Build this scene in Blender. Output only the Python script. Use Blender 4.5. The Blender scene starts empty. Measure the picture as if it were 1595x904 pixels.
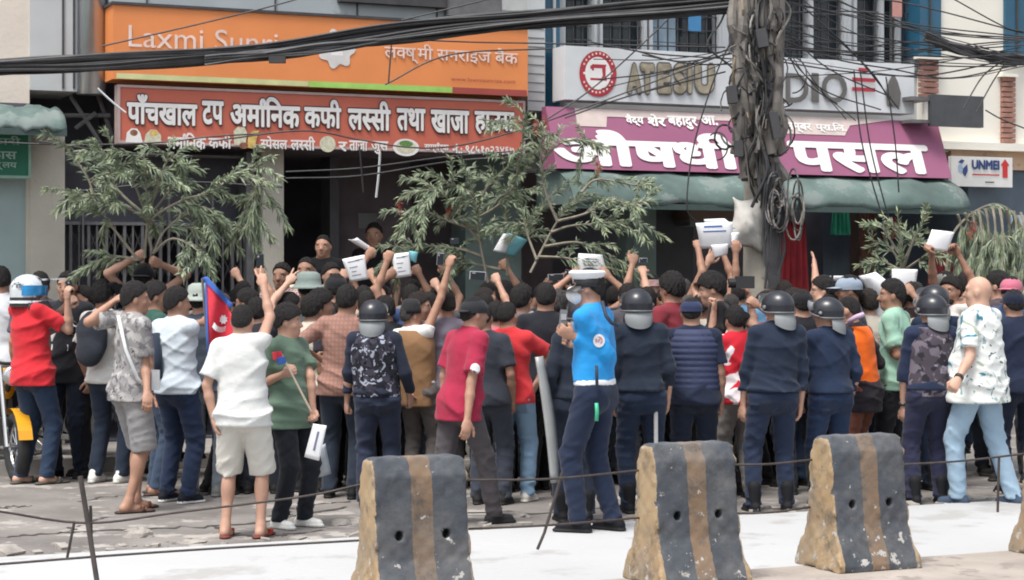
import bpy, math, random
import numpy as np
from mathutils import Vector, Matrix
from mathutils.bvhtree import BVHTree
R = math.radians
random.seed(7); np.random.seed(7)
SC = bpy.context.scene
COL = SC.collection
# ------------------------------------------------------------------ camera
CH, F, CX, HY = 1.75, 3000.0, 797.5, 432.0      # camera height, focal length in px of the 1595 px wide photo, centre column, horizon row
cd = bpy.data.cameras.new('camera'); cam = bpy.data.objects.new('camera', cd); COL.objects.link(cam)
cam.location = (0, 0, CH); cam.rotation_euler = (R(90), 0, 0)
cd.sensor_width = 36; cd.lens = 36 * F / 1595; cd.shift_y = -(452 - HY) / 1595
cd.clip_start = 0.1; cd.clip_end = 2000
SC.camera = cam
# ------------------------------------------------------------------ sky, sun, exposure
SUN_EL, SUN_AZ = 66, 215       # azimuth the light comes from, clockwise from +Y (behind the camera, a little left)
w = bpy.data.worlds.new('World'); SC.world = w; w.use_nodes = True
nt = w.node_tree; bg = nt.nodes['Background']
sky = nt.nodes.new('ShaderNodeTexSky'); sky.sky_type = 'NISHITA'; sky.sun_disc = False
sky.sun_elevation = R(SUN_EL); sky.sun_rotation = R(SUN_AZ); sky.dust_density = 4; sky.air_density = 1.4; sky.ozone_density = 1.5
hs = nt.nodes.new('ShaderNodeHueSaturation'); hs.inputs['Saturation'].default_value = 0.42
nt.links.new(sky.outputs[0], hs.inputs['Color']); nt.links.new(hs.outputs[0], bg.inputs[0]); bg.inputs[1].default_value = 0.15
sd = bpy.data.lights.new('sun', 'SUN'); so = bpy.data.objects.new('sun', sd); COL.objects.link(so)
sd.energy = 2.2; sd.angle = R(18); sd.color = (1, .96, .9)
so.rotation_euler = (R(90 - SUN_EL), 0, R(180 - SUN_AZ)); so.location = (-5, -8, 14)
SC.view_settings.view_transform = 'Standard'; SC.view_settings.look = 'None'
SC.view_settings.exposure = 0.58; SC.view_settings.gamma = 1
SC.cycles.max_bounces = 6; SC.cycles.diffuse_bounces = 3; SC.cycles.caustics_reflective = False; SC.cycles.caustics_refractive = False
SC.cycles.use_denoising = True; SC.cycles.filter_width = 1.9

# ------------------------------------------------------------------ small helpers
def lin(h):
    h = h.lstrip('#'); v = [int(h[i:i + 2], 16) / 255 for i in (0, 2, 4)]
    return tuple(x / 12.92 if x <= .04045 else ((x + .055) / 1.055) ** 2.4 for x in v)
def P(px, py, Y): return np.array(((px - CX) * Y / F, Y, CH + (HY - py) * Y / F))
def G(px, py, z=0.0):
    Y = (CH - z) * F / (py - HY); return np.array(((px - CX) * Y / F, Y, z))
TH = R(24); U = np.array((math.cos(TH), math.sin(TH), 0)); N = np.array((math.sin(TH), -math.cos(TH), 0)); UPV = np.array((0, 0, 1.0))
Q0 = np.array(((180 - CX) / F * 18.8, 18.8, 0))
def fS(px, o=0.0):
    k = (px - CX) / F; a = Q0 + o * N
    return (k * a[1] - a[0]) / (U[0] - k * U[1])
def fW(s, o, z): return Q0 + s * U + o * N + z * UPV
def fY(px, o=0.0): return fW(fS(px, o), o, 0)[1]
def fZ(px, py, o=0.0): return CH + (HY - py) * fY(px, o) / F

# ------------------------------------------------------------------ materials
MATS = {}
def mat(name, col, rough=.8, var=.12, scale=6.0, bump=.0, bscale=40.0, metal=0.0, spec=.5, dirt=None, trans=0.0, sheen=0.0, alpha=1.0):
    if name in MATS: return MATS[name]
    m = bpy.data.materials.new(name); m.use_nodes = True; MATS[name] = m
    n = m.node_tree.nodes; l = m.node_tree.links; b = n['Principled BSDF']
    if isinstance(col, str): col = lin(col)
    tc = n.new('ShaderNodeTexCoord'); nz = n.new('ShaderNodeTexNoise'); nz.inputs['Scale'].default_value = scale; nz.inputs['Detail'].default_value = 5
    l.new(tc.outputs['Object'], nz.inputs['Vector'])
    rp = n.new('ShaderNodeValToRGB'); l.new(nz.outputs['Fac'], rp.inputs['Fac'])
    rp.color_ramp.elements[0].position = .3; rp.color_ramp.elements[1].position = .7
    rp.color_ramp.elements[0].color = (*[c * (1 - var) for c in col], 1); rp.color_ramp.elements[1].color = (*[min(1, c * (1 + var)) for c in col], 1)
    out = rp.outputs[0]
    if dirt:
        dc, thr, ds = dirt; n2 = n.new('ShaderNodeTexNoise'); n2.inputs['Scale'].default_value = ds; n2.inputs['Detail'].default_value = 8; n2.inputs['Roughness'].default_value = .65
        l.new(tc.outputs['Object'], n2.inputs['Vector']); r2 = n.new('ShaderNodeValToRGB'); l.new(n2.outputs['Fac'], r2.inputs['Fac'])
        r2.color_ramp.elements[0].position = thr; r2.color_ramp.elements[1].position = min(1, thr + .06)
        mx = n.new('ShaderNodeMixRGB'); l.new(r2.outputs[0], mx.inputs[0]); l.new(out, mx.inputs[1]); mx.inputs[2].default_value = (*(lin(dc) if isinstance(dc, str) else dc), 1); out = mx.outputs[0]
    l.new(out, b.inputs['Base Color'])
    b.inputs['Roughness'].default_value = rough; b.inputs['Metallic'].default_value = metal; b.inputs['Specular IOR Level'].default_value = spec
    if trans: b.inputs['Transmission Weight'].default_value = trans
    if sheen: b.inputs['Sheen Weight'].default_value = sheen
    if alpha < 1: b.inputs['Alpha'].default_value = alpha
    if bump:
        n3 = n.new('ShaderNodeTexNoise'); n3.inputs['Scale'].default_value = bscale; n3.inputs['Detail'].default_value = 6; l.new(tc.outputs['Object'], n3.inputs['Vector'])
        bp = n.new('ShaderNodeBump'); bp.inputs['Strength'].default_value = bump; bp.inputs['Distance'].default_value = .02
        l.new(n3.outputs['Fac'], bp.inputs['Height']); l.new(bp.outputs[0], b.inputs['Normal'])
    return m
def cloth(hexc, var=.08): return mat('cloth_' + hexc.strip('#'), hexc,   .9, var, 7, .42, 12, spec=.2, sheen=.1)
def patterned(name, base, spots, scale=14, detail=2, dist=0.6):
    """cloth with printed patches: spots = [(colour, threshold, scale factor)]"""
    if name in MATS: return MATS[name]
    m = bpy.data.materials.new(name); m.use_nodes = True; MATS[name] = m
    n = m.node_tree.nodes; l = m.node_tree.links; b = n['Principled BSDF']; tc = n.new('ShaderNodeTexCoord')
    cur = None
    for i, (c, th, sf) in enumerate(spots):
        mp = n.new('ShaderNodeMapping'); mp.inputs['Location'].default_value = (i * 3.1, i * 1.7, i * 5.3); l.new(tc.outputs['Object'], mp.inputs[0])
        nz = n.new('ShaderNodeTexNoise'); nz.inputs['Scale'].default_value = scale * sf; nz.inputs['Detail'].default_value = detail; nz.inputs['Distortion'].default_value = dist
        l.new(mp.outputs[0], nz.inputs['Vector'])
        r = n.new('ShaderNodeValToRGB'); r.color_ramp.elements[0].position = th; r.color_ramp.elements[1].position = th + .03; l.new(nz.outputs['Fac'], r.inputs['Fac'])
        mx = n.new('ShaderNodeMixRGB'); l.new(r.outputs[0], mx.inputs[0])
        if cur is None: mx.inputs[1].default_value = (*lin(base), 1)
        else: l.new(cur, mx.inputs[1])
        mx.inputs[2].default_value = (*lin(c), 1); cur = mx.outputs[0]
    l.new(cur, b.inputs['Base Color']); b.inputs['Roughness'].default_value = .9; b.inputs['Specular IOR Level'].default_value = .25
    return m
def grid_cloth(name, base, line, fx, fz, width=.12):
    """woven check or stripes: lines across (fz per metre) and down (fx per metre)"""
    if name in MATS: return MATS[name]
    m = bpy.data.materials.new(name); m.use_nodes = True; MATS[name] = m
    n = m.node_tree.nodes; l = m.node_tree.links; b = n['Principled BSDF']; tc = n.new('ShaderNodeTexCoord'); sp = n.new('ShaderNodeSeparateXYZ'); l.new(tc.outputs['Object'], sp.inputs[0])
    outs = []
    for ax, f in (('X', fx), ('Z', fz)):
        if not f: continue
        a = n.new('ShaderNodeMath'); a.operation = 'MULTIPLY'; a.inputs[1].default_value = f; l.new(sp.outputs[ax], a.inputs[0])
        q = n.new('ShaderNodeMath'); q.operation = 'FRACT'; l.new(a.outputs[0], q.inputs[0])
        c = n.new('ShaderNodeMath'); c.operation = 'LESS_THAN'; c.inputs[1].default_value = width; l.new(q.outputs[0], c.inputs[0]); outs.append(c.outputs[0])
    o = outs[0]
    if len(outs) > 1:
        mm = n.new('ShaderNodeMath'); mm.operation = 'MAXIMUM'; l.new(outs[0], mm.inputs[0]); l.new(outs[1], mm.inputs[1]); o = mm.outputs[0]
    mx = n.new('ShaderNodeMixRGB'); l.new(o, mx.inputs[0]); mx.inputs[1].default_value = (*lin(base), 1); mx.inputs[2].default_value = (*lin(line), 1)
    l.new(mx.outputs[0], b.inputs['Base Color']); b.inputs['Roughness'].default_value = .9
    return m

# ------------------------------------------------------------------ mesh plumbing
def raw_mesh(name, V, Fq, smooth=False, mats=(), midx=None):
    me = bpy.data.meshes.new(name)
    V = np.asarray(V, dtype=np.float32).reshape(-1, 3)
    if isinstance(Fq, np.ndarray) and Fq.ndim == 2:
        nf, k = Fq.shape; me.vertices.add(len(V)); me.vertices.foreach_set('co', V.ravel())
        me.loops.add(nf * k); me.loops.foreach_set('vertex_index', Fq.astype(np.int32).ravel())
        me.polygons.add(nf); me.polygons.foreach_set('loop_start', np.arange(0, nf * k, k, dtype=np.int32))
    else:
        me.from_pydata([tuple(map(float, v)) for v in V], [], [tuple(int(i) for i in f) for f in Fq])
    for m in mats: me.materials.append(m)
    if midx is not None: me.polygons.foreach_set('material_index', np.asarray(midx, dtype=np.int32))
    if smooth: me.polygons.foreach_set('use_smooth', np.ones(len(me.polygons), dtype=bool))
    me.update(calc_edges=True); me.validate()
    return me
def tag(o, label=None, cat=None, group=None, kind=None):
    if label: o['label'] = label
    if cat: o['category'] = cat
    if group: o['group'] = group
    if kind: o['kind'] = kind
    return o
class MB:
    """collects world-space geometry for ONE object"""
    def __init__(s): s.v = []; s.f = []; s.m = []; s.n = 0; s.cur = 0
    def add(s, V, Fs):
        V = np.asarray(V, float).reshape(-1, 3); s.v.append(V)
        for f in Fs: s.f.append([int(i) + s.n for i in f]); s.m.append(s.cur)
        s.n += len(V); return s
    def hexa(s, p):  # p: 8 points, bottom ring 0-3, top ring 4-7
        return s.add(p, [(3, 2, 1, 0), (4, 5, 6, 7), (0, 1, 5, 4), (1, 2, 6, 5), (2, 3, 7, 6), (3, 0, 4, 7)])
    def fbox(s, s0, s1, o0, o1, z0, z1, ob=None, ot=None):
        """box in the facade frame; o0 back, o1 front (ob front at the bottom)"""
        ob = o1 if ob is None else ob
        return s.hexa([fW(s0, ob, z0), fW(s1, ob, z0), fW(s1, o0, z0), fW(s0, o0, z0), fW(s0, o1, z1), fW(s1, o1, z1), fW(s1, o0, z1), fW(s0, o0, z1)])
    def px(s, x0, y0, x1, y1, o0, o1):
        """box whose FRONT face covers photo pixels x0..x1, y0..y1 (rows read at x0)"""
        return s.fbox(fS(x0, o1), fS(x1, o1), o0, o1, fZ(x0, y1, o1), fZ(x0, y0, o1))
    def box(s, c, h, M=None):
        c = np.asarray(c, float); p = np.array([(-1, -1, -1), (1, -1, -1), (1, 1, -1), (-1, 1, -1), (-1, -1, 1), (1, -1, 1), (1, 1, 1), (-1, 1, 1)], float) * np.asarray(h, float)
        if M is not None: p = p @ np.asarray(M, float).T
        return s.hexa(p + c)
    def tube(s, path, r, n=6, caps=True):
        path = np.asarray(path, float); k = len(path); rr = np.full(k, r) if np.isscalar(r) else np.asarray(r, float)
        t = np.gradient(path, axis=0); t /= np.linalg.norm(t, axis=1)[:, None] + 1e-9
        up = np.array((0, 0, 1.0)) if abs(t[0][2]) < .9 else np.array((1.0, 0, 0))
        a = np.cross(t, up); bad = np.linalg.norm(a, axis=1) < 1e-3; a[bad] = np.cross(t[bad], (0.3, 1, 0)); a /= np.linalg.norm(a, axis=1)[:, None]
        for i in range(1, k):
            a[i] = a[i - 1] - t[i] * np.dot(a[i - 1], t[i]); a[i] /= np.linalg.norm(a[i]) + 1e-9
        b = np.cross(t, a); an = np.linspace(0, 2 * math.pi, n, endpoint=False)
        V = path[:, None, :] + rr[:, None, None] * (np.cos(an)[None, :, None] * a[:, None, :] + np.sin(an)[None, :, None] * b[:, None, :])
        Fs = [(i * n + j, i * n + (j + 1) % n, (i + 1) * n + (j + 1) % n, (i + 1) * n + j) for i in range(k - 1) for j in range(n)]
        if caps: Fs += [tuple(range(n - 1, -1, -1)), tuple((k - 1) * n + j for j in range(n))]
        return s.add(V.reshape(-1, 3), Fs)
    def lathe(s, prof, c=(0, 0, 0), n=16, M=None):
        pr = np.asarray(prof, float); an = np.linspace(0, 2 * math.pi, n, endpoint=False)
        V = np.stack([pr[:, 0][:, None] * np.cos(an), pr[:, 0][:, None] * np.sin(an), np.repeat(pr[:, 1][:, None], n, 1)], -1).reshape(-1, 3)
        if M is not None: V = V @ np.asarray(M, float).T
        k = len(pr); Fs = [(i * n + j, i * n + (j + 1) % n, (i + 1) * n + (j + 1) % n, (i + 1) * n + j) for i in range(k - 1) for j in range(n)]
        Fs += [tuple(range(n - 1, -1, -1)), tuple((k - 1) * n + j for j in range(n))]
        return s.add(V + np.asarray(c, float), Fs)
    def build(s, name, mats, parent=None, loc=None, smooth=False):
        V = np.concatenate(s.v) if s.v else np.zeros((0, 3))
        mats = mats if isinstance(mats, (list, tuple)) else [mats]
        if parent is not None: org = np.array(ORG[parent.name])
        elif loc is not None: org = np.asarray(loc, float)
        else: org = np.array(((V[:, 0].min() + V[:, 0].max()) / 2, (V[:, 1].min() + V[:, 1].max()) / 2, V[:, 2].min()))
        me = raw_mesh(name, V - org, s.f, smooth, mats, s.m)
        o = bpy.data.objects.new(name, me); COL.objects.link(o)
        if parent is not None: o.parent = parent
        else: o.location = org
        ORG[o.name] = tuple(org)
        return o
ORG = {}
def empty(name, loc, **k):
    o = bpy.data.objects.new(name, None); COL.objects.link(o); o.location = tuple(map(float, loc)); o.empty_display_size = .2; ORG[o.name] = tuple(map(float, loc)); tag(o, **k); return o
def spline(pts, n=8):
    p = np.asarray(pts, float)
    if len(p) < 3: return p[0] + (p[-1] - p[0]) * np.linspace(0, 1, n)[:, None]
    q = np.vstack([2 * p[0] - p[1], p, 2 * p[-1] - p[-2]]); out = []
    for i in range(1, len(q) - 2):
        t = np.linspace(0, 1, n, endpoint=False)[:, None]; a, b, c, d = q[i - 1:i + 3]
        out.append(.5 * (2 * b + (c - a) * t + (2 * a - 5 * b + 4 * c - d) * t ** 2 + (3 * b - a - 3 * c + d) * t ** 3))
    out.append(p[-1:]); return np.vstack(out)

# ------------------------------------------------------------------ lettering
_gc = {}
def glyphs(s, off=.0):
    """flat outline of a string: verts (n,2), faces"""
    key = (s, off)
    if key in _gc: return _gc[key]
    c = bpy.data.curves.new('t', 'FONT'); c.body = s; c.size = 1; c.offset = off; c.resolution_u = 4
    o = bpy.data.objects.new('t', c); COL.objects.link(o); bpy.context.view_layer.update()
    me = bpy.data.meshes.new_from_object(o.evaluated_get(bpy.context.evaluated_depsgraph_get()))
    V = np.array([(v.co.x, v.co.y) for v in me.vertices]).reshape(-1, 2); Fs = [tuple(p.vertices) for p in me.polygons]
    bpy.data.objects.remove(o); bpy.data.curves.remove(c); bpy.data.meshes.remove(me)
    _gc[key] = (V, Fs); return V, Fs
def clip_right(V, Fs, x):
    out = []; VV = [tuple(v) for v in V]
    for f in Fs:
        poly = [VV[i] for i in f]; res = []
        for a, b in zip(poly, poly[1:] + poly[:1]):
            if a[0] <= x: res.append(a)
            if (a[0] <= x) != (b[0] <= x):
                t = (x - a[0]) / (b[0] - a[0]); res.append((x, a[1] + t * (b[1] - a[1])))
        if len(res) >= 3: out.append(res)
    NV = []; NF = []
    for p in out: NF.append(tuple(range(len(NV), len(NV) + len(p)))); NV += p
    return np.array(NV).reshape(-1, 2), NF
def compose(text, off=.0):
    """words separated by spaces; tokens inside a word split by |; ~ = half form (stem cut off); ^ = reph hook on top. Vowel sign i is typed before its consonant."""
    X = 0.0; V = []; Fs = []; n = 0; tk = 0; Lf = []
    for word in text.split(' '):
        for tok in word.split('|'):
            half = tok.startswith('~'); reph = tok.startswith('^'); t = tok.lstrip('~^')
            v, f = glyphs(t, off)
            if len(v) == 0: continue
            if half: v, f = clip_right(v, f, v[:, 0].min() + .66 * (v[:, 0].max() - v[:, 0].min()))
            v = v.copy(); v[:, 0] += X - v[:, 0].min(); x1 = v[:, 0].max()
            V.append(v); Lf += [tk % 3] * len(v); tk += 1; Fs += [tuple(i + n for i in q) for q in f]; n += len(v)
            if reph:
                h = v[:, 1].max(); a = np.linspace(-.2, 1.25, 8) * math.pi; cx, cy, r, w_ = x1 - .14, h + .10, .085, .035 + off
                ring = np.array([[(cx + (r + s) * math.cos(q), cy + (r + s) * math.sin(q)) for s in (-w_, w_)] for q in a]).reshape(-1, 2)
                V.append(ring); Lf += [tk % 3 + 1] * 16; Fs += [tuple(n + i for i in (2 * k, 2 * k + 1, 2 * k + 3, 2 * k + 2)) for k in range(7)]; n += 16
            X = x1 - 0.014
        X += .28
    return np.concatenate(V), Fs, np.array(Lf)
class Board:
    """flat sign board in the facade frame: px corners of its front face, rows read at x0"""
    def __init__(s, name, label, cat, x0, y0, x1, y1, o, thick, m, ob=None, group=None, frame=None):
        s.o = o; s.s0, s.s1 = fS(x0, o), fS(x1, o); ob = o if ob is None else ob
        s.z0, s.z1 = fZ(x0, y1, ob), fZ(x0, y0, o); s.ob = ob; s.x0 = x0
        b = MB().fbox(s.s0, s.s1, o - thick, o, s.z0, s.z1, ob=ob)
        s.obj = b.build(name, m); tag(s.obj, label, cat, group)
        if frame is not None:
            fr = MB(); t = .025
            for (a0, a1, b0, b1) in ((s.s0 - t, s.s1 + t, s.z1, s.z1 + t), (s.s0 - t, s.s1 + t, s.z0 - t, s.z0), (s.s0 - t, s.s0, s.z0, s.z1), (s.s1, s.s1 + t, s.z0, s.z1)):
                fr.fbox(a0, a1, o - thick - .01, s.off(b1) + .012, b0, b1, ob=s.off(b0) + .012)
            fr.build('frame', frame, s.obj)
        s.k = 0
    def off(s, z):
        t = (z - s.z0) / (s.z1 - s.z0); return s.ob + (s.o - s.ob) * t
    def pt(s, sv, z, d): return fW(sv, s.off(z) + d, z)
    def rect(s, x0, y0, x1, y1):
        om = (s.o + s.ob) / 2; return fS(x0, om), fS(x1, om), fZ(x0, y1, om), fZ(x0, y0, om)
    def shape(s, name, V, Fs, rect, m, d=.006, label=None, lift=None):
        """V in 0..1 coordinates inside rect (sv0,sv1,z0,z1)"""
        a0, a1, b0, b1 = rect; s.k += 1; d += .0003 * s.k
        W = [s.pt(a0 + v[0] * (a1 - a0), b0 + v[1] * (b1 - b0), d + (0 if lift is None else float(lift[i]))) for i, v in enumerate(V)]
        mb = MB(); mb.add(W, Fs); o = mb.build(name, m, s.obj)
        if label: o['label'] = label
        return o
    def text(s, txt, x0, y0, x1, y1, m, off=.03, outline=None, name='lettering', d=.006, plain=False):
        """off = how much bolder than the plain font, in em"""
        rc = s.rect(x0, y0, x1, y1)
        if plain: v, f = glyphs(txt, 0.0); lf = np.zeros(len(v))
        else: v, f, lf = compose(txt)
        lo, hi = v.min(0) - off, v.max(0) + off
        def bold(r, name_, mt, dd):
            sh = [(0, 0)] + ([(r * math.cos(q), r * math.sin(q)) for q in np.linspace(0, 2 * math.pi, 10, endpoint=False)] if r > 0 else [])
            VV = np.concatenate([v + np.array(t) for t in sh]); L = np.concatenate([lf * .0001 + i * .0004 for i in range(len(sh))]); FF = [tuple(q + i * len(v) for q in g_) for i in range(len(sh)) for g_ in f]
            return s.shape(name_, (VV - lo) / (hi - lo), FF, rc, mt, dd, lift=L)
        if outline is not None: bold(off + .045, 'lettering_outline', outline, d)
        return bold(off, name, m, d + (.006 if outline is not None else .002))
    def oval(s, name, x0, y0, x1, y1, m, r0=0.0, n=28, d=.006):
        an = np.linspace(0, 2 * math.pi, n, endpoint=False)
        if r0 == 0:
            V = [(.5 + .5 * math.cos(a), .5 + .5 * math.sin(a)) for a in an]; Fs = [tuple(range(n))]
        else:
            V = [(.5 + .5 * k * math.cos(a), .5 + .5 * k * math.sin(a)) for k in (1, r0) for a in an]; Fs = [(i, (i + 1) % n, n + (i + 1) % n, n + i) for i in range(n)]
        return s.shape(name, V, Fs, s.rect(x0, y0, x1, y1), m, d)
    def poly(s, name, pts, m, d=.006):
        rc = s.rect(min(p[0] for p in pts), min(p[1] for p in pts), max(p[0] for p in pts), max(p[1] for p in pts))
        x0 = min(p[0] for p in pts); x1 = max(p[0] for p in pts); y0 = min(p[1] for p in pts); y1 = max(p[1] for p in pts)
        return s.shape(name, [((p[0] - x0) / (x1 - x0), 1 - (p[1] - y0) / (y1 - y0)) for p in pts], [tuple(range(len(pts)))[::-1]], rc, m, d)
# ================================================================== GROUND
def sheet(name, pts, z, m, kind='structure', thick=None):
    p = [np.array((q[0], q[1], z)) for q in pts]; b = MB()
    if thick: b.hexa([q - (0, 0, thick) for q in p] + p)
    else: b.add(p, [(0, 1, 2, 3)])
    o = b.build(name, m, loc=(0, 0, 0)); tag(o, kind=kind); return o
m_dirt = mat('broken_asphalt', (.19, .174, .162), .95, .32, 1.3, .8, 9, dirt=((.36, .335, .31), .54, 2.2))
m_white = mat('white_concrete', (.43, .435, .44), .8, .06, .5, .3, 12, dirt=((.345, .34, .33), .55, .9))
m_med = mat('median_concrete', (.34, .30, .265), .9, .2, 2.2, .5, 20, dirt=((.24, .21, .185), .56, 3.5))
m_road = mat('road_asphalt', (.09, .09, .092), .9, .2, 2, .3, 60)
m_pave = mat('pavement_tiles', (.30, .28, .26), .9, .2, 3, .3, 20)
sheet('ground', [(-300, -60), (300, -60), (300, 500), (-300, 500)], 0, m_dirt)
e0, e1 = G(0, 868, .03), G(1450, 786, .03); ed = (e1 - e0) / np.linalg.norm(e1 - e0); en = np.array((ed[1], -ed[0], 0))
k0, k1 = G(1165, 887, .1), G(1595, 856, .1); kd = (k1 - k0) / np.linalg.norm(k1 - k0); kn = np.array((kd[1], -kd[0], 0))
sheet('white_lane', [k0 - kd * 22, k0 + kd * 22, e0 + ed * 26, e0 - ed * 18], .03, m_white, thick=.06)
sheet('median', [k0 - kd * 22 + kn * 1.3, k0 + kd * 22 + kn * 1.3, k0 + kd * 22, k0 - kd * 22], .1, m_med, thick=.2)
sheet('road', [k0 - kd * 40 + kn * 12, k0 + kd * 40 + kn * 12, k0 + kd * 40 + kn * 1.3, k0 - kd * 40 + kn * 1.3], .004, m_road)
pv = MB(); pv.fbox(-9, 16, -.05, 1.5, -.1, .14); tag(pv.build('pavement', m_pave, loc=(0, 0, 0)), kind='structure')
# cracks and lumps along the broken edge behind the white lane
rb = MB(); rr = random.Random(3)
for i in range(140):
    t = rr.uniform(-1.5, 9.5); d = abs(rr.gauss(0.1, .22)) + .03; c = e0 + ed * t - en * d; r = rr.uniform(.008, .04) * (1.4 if rr.random() < .1 else 1)
    M = Matrix.Rotation(rr.uniform(0, 6), 3, 'Z') @ Matrix.Rotation(rr.uniform(-.4, .4), 3, 'X')
    rb.box((c[0], c[1], r * .25), (r * rr.uniform(.8, 1.8), r, r * .5), M)
m_stone = mat('grey_stone', (.30, .275, .25), .95, .3, 9, .5, 30)
tag(rb.build('rubble', m_stone, loc=(0, 0, 0)), 'loose grey rubble and chips along the edge of the white lane', 'rubble', kind='stuff')
ck = MB(); rk = random.Random(9); m_crack = mat('crack_dark', (.06, .055, .05), .95, .3, 20)
for (pts, wd) in (([(-20, 840), (40, 834), (104, 831), (180, 826), (300, 822), (420, 812), (540, 790)], .022), ([(104, 831), (128, 818), (160, 806)], .012), ([(330, 820), (380, 834), (430, 836), (500, 826)], .020), ([(-10, 792), (20, 790), (50, 789)], .03), ([(120, 782), (200, 772), (260, 778), (330, 770)], .012), ([(560, 806), (700, 800), (860, 800), (960, 790)], .02), ([(430, 806), (455, 792), (500, 786), (560, 780)], .016)):
    W = spline([G(x, y) for x, y in pts], 9); V = []
    for i, p in enumerate(W):
        t = W[min(i + 1, len(W) - 1)] - W[max(i - 1, 0)]; s = np.array((-t[1], t[0], 0)); s /= np.linalg.norm(s) + 1e-9; p = p + s * rk.gauss(0, .03); q = wd * rk.uniform(.25, 1.6); V += [p + s * q + (0, 0, .004), p - s * q + (0, 0, .004)]
    ck.add(V, [(2 * i, 2 * i + 1, 2 * i + 3, 2 * i + 2) for i in range(len(W) - 1)])
tag(ck.build('cracks', m_crack, loc=(0, 0, 0)), 'dark jagged cracks in the broken grey asphalt', 'cracks', kind='stuff')
def stone(px, py, wpx, hpx, label):
    c = G(px, py); Y = c[1]; wx = wpx * Y / F / 2; h = hpx * Y / F
    V, Fq = [], []
    n, k = 12, 6; rs = random.Random(int(px))
    for i in range(k):
        a = i / (k - 1) * math.pi / 2
        for j in range(n):
            q = j / n * 2 * math.pi; r = math.cos(a) ** .6 * (1 + rs.uniform(-.13, .13))
            V.append((wx * r * math.cos(q), wx * .7 * r * math.sin(q), h * math.sin(a) * (1 + rs.uniform(-.1, .1)) - .01))
    Fq = [(i * n + j, i * n + (j + 1) % n, (i + 1) * n + (j + 1) % n, (i + 1) * n + j) for i in range(k - 1) for j in range(n)] + [tuple((k - 1) * n + j for j in range(n))]
    b = MB(); b.add(np.array(V) + c, Fq); tag(b.build('stone', m_stone, loc=c), label, 'stone', 'broken stones by the lane edge')
stone(214, 836, 50, 16, 'broad flat grey stone lying alone left of the white shorts man')
stone(190, 851, 24, 7, 'small pale stone lying on the lane edge below the broad flat stone')
stone(300, 845, 50, 8, 'low pale stone slab lying just left of the red flip flops')
stone(530, 818, 34, 12, 'small grey lump of broken concrete left of the nearest barrier')
stone(795, 806, 60, 12, 'low grey broken slab at the feet of the striding maroon man')

# ================================================================== BUILDINGS (all of them stand in one slanted row)
m_cream = mat('cream_plaster', (.72, .64, .56), .9, .08, 1.5, .15, 25, dirt=((.52, .47, .42), .66, 1.7))
m_beige = mat('beige_pillar', (.52, .49, .42), .9, .12, 2, .2, 25, dirt=((.30, .28, .25), .62, 2.4))
m_grey = mat('grey_panel', (.50, .52, .53), .6, .08, 2, .05, 20, dirt=((.36, .37, .38), .64, 2.0))
m_metal = mat('silver_cladding', (.62, .64, .67), .3, .06, 3, 0, metal=.7)
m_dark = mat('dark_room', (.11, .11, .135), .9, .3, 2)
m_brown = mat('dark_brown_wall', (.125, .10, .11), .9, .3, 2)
m_glass = mat('dark_glass', (.02, .028, .036), .12, .2, 2, spec=.6)
m_bluegl = mat('blue_window', (.025, .10, .17), .25, .15, 2, spec=.6)
m_white = mat('white_paint', (.37, .39, .41), .6, .05, 3)
m_iron = mat('dark_iron', (.055, .052, .055), .6, .25, 8)
m_rail = mat('grey_steel', (.17, .165, .17), .5, .2, 8, metal=.4)
m_tealw = mat('pale_teal_wall', (.33, .42, .42), .8, .1, 2, dirt=((.22, .30, .30), .64, 3))
m_brick = mat('red_brick', (.33, .17, .135), .9, .25, 12)
m_creamr = mat('ivory_plaster', (.80, .77, .69), .9, .05, 1.2, .1, 20, dirt=((.62, .58, .52), .68, 1.8))
m_orangeb = mat('ochre_band', (.58, .40, .27), .9, .15, 3, dirt=((.40, .28, .2), .6, 6))
m_greenp = mat('green_grey_pillar', (.12, .165, .155), .8, .2, 3)
m_awn = mat('faded_green_canvas', (.11, .155, .145), .85, .28, 2.4, .35, 9, dirt=((.185, .225, .215), .54, 2.6), spec=.2)
TOPZ = 7.6
def bz(x0, x1, y, o=0.0): return fZ(x0, y, o)
def part(parent, name, mt, *rects):
    b = MB()
    for r in rects: b.px(*r)
    return b.build(name, mt, parent)
# ---- far left building
bl = empty('shop_building', fW(fS(-60), 0, 0), label='cream shop building at the far left with silver column and green awning', cat='building')
b = MB(); b.fbox(fS(-420), fS(46), -4, 0, fZ(0, 160), TOPZ); b.build('wall', m_cream, bl)
b = MB(); b.fbox(fS(46), fS(121), -4, .02, fZ(46, 140, .02), TOPZ); b.build('panel', m_grey, bl)
for x in (97, 150 - 36):
    b = MB(); b.px(x, -200, x + 3, 138, .02, .035); b.build('seam', m_iron, bl)
cyl = MB(); s0, s1 = fS(122, .1), fS(168, .1); cs = (s0 + s1) / 2; r = (s1 - s0) / 2
an = np.linspace(0, 2 * math.pi, 20, endpoint=False); za, zb = fZ(122, 145, .1), TOPZ
cyl.add([fW(cs + r * math.cos(a), r * math.sin(a), z) for z in (za, zb) for a in an], [(i, (i + 1) % 20, 20 + (i + 1) % 20, 20 + i) for i in range(20)] + [tuple(range(20))[::-1]])
cyl.build('column', m_metal, bl, smooth=True)
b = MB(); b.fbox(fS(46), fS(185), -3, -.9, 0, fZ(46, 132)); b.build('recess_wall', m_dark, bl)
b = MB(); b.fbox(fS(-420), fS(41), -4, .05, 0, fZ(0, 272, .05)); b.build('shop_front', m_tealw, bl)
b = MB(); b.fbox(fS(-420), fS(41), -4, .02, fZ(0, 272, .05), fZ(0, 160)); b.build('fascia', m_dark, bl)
b = MB(); b.px(41, 203, 47, 700, -1, .09); b.build('door_frame', m_beige, bl)
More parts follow.
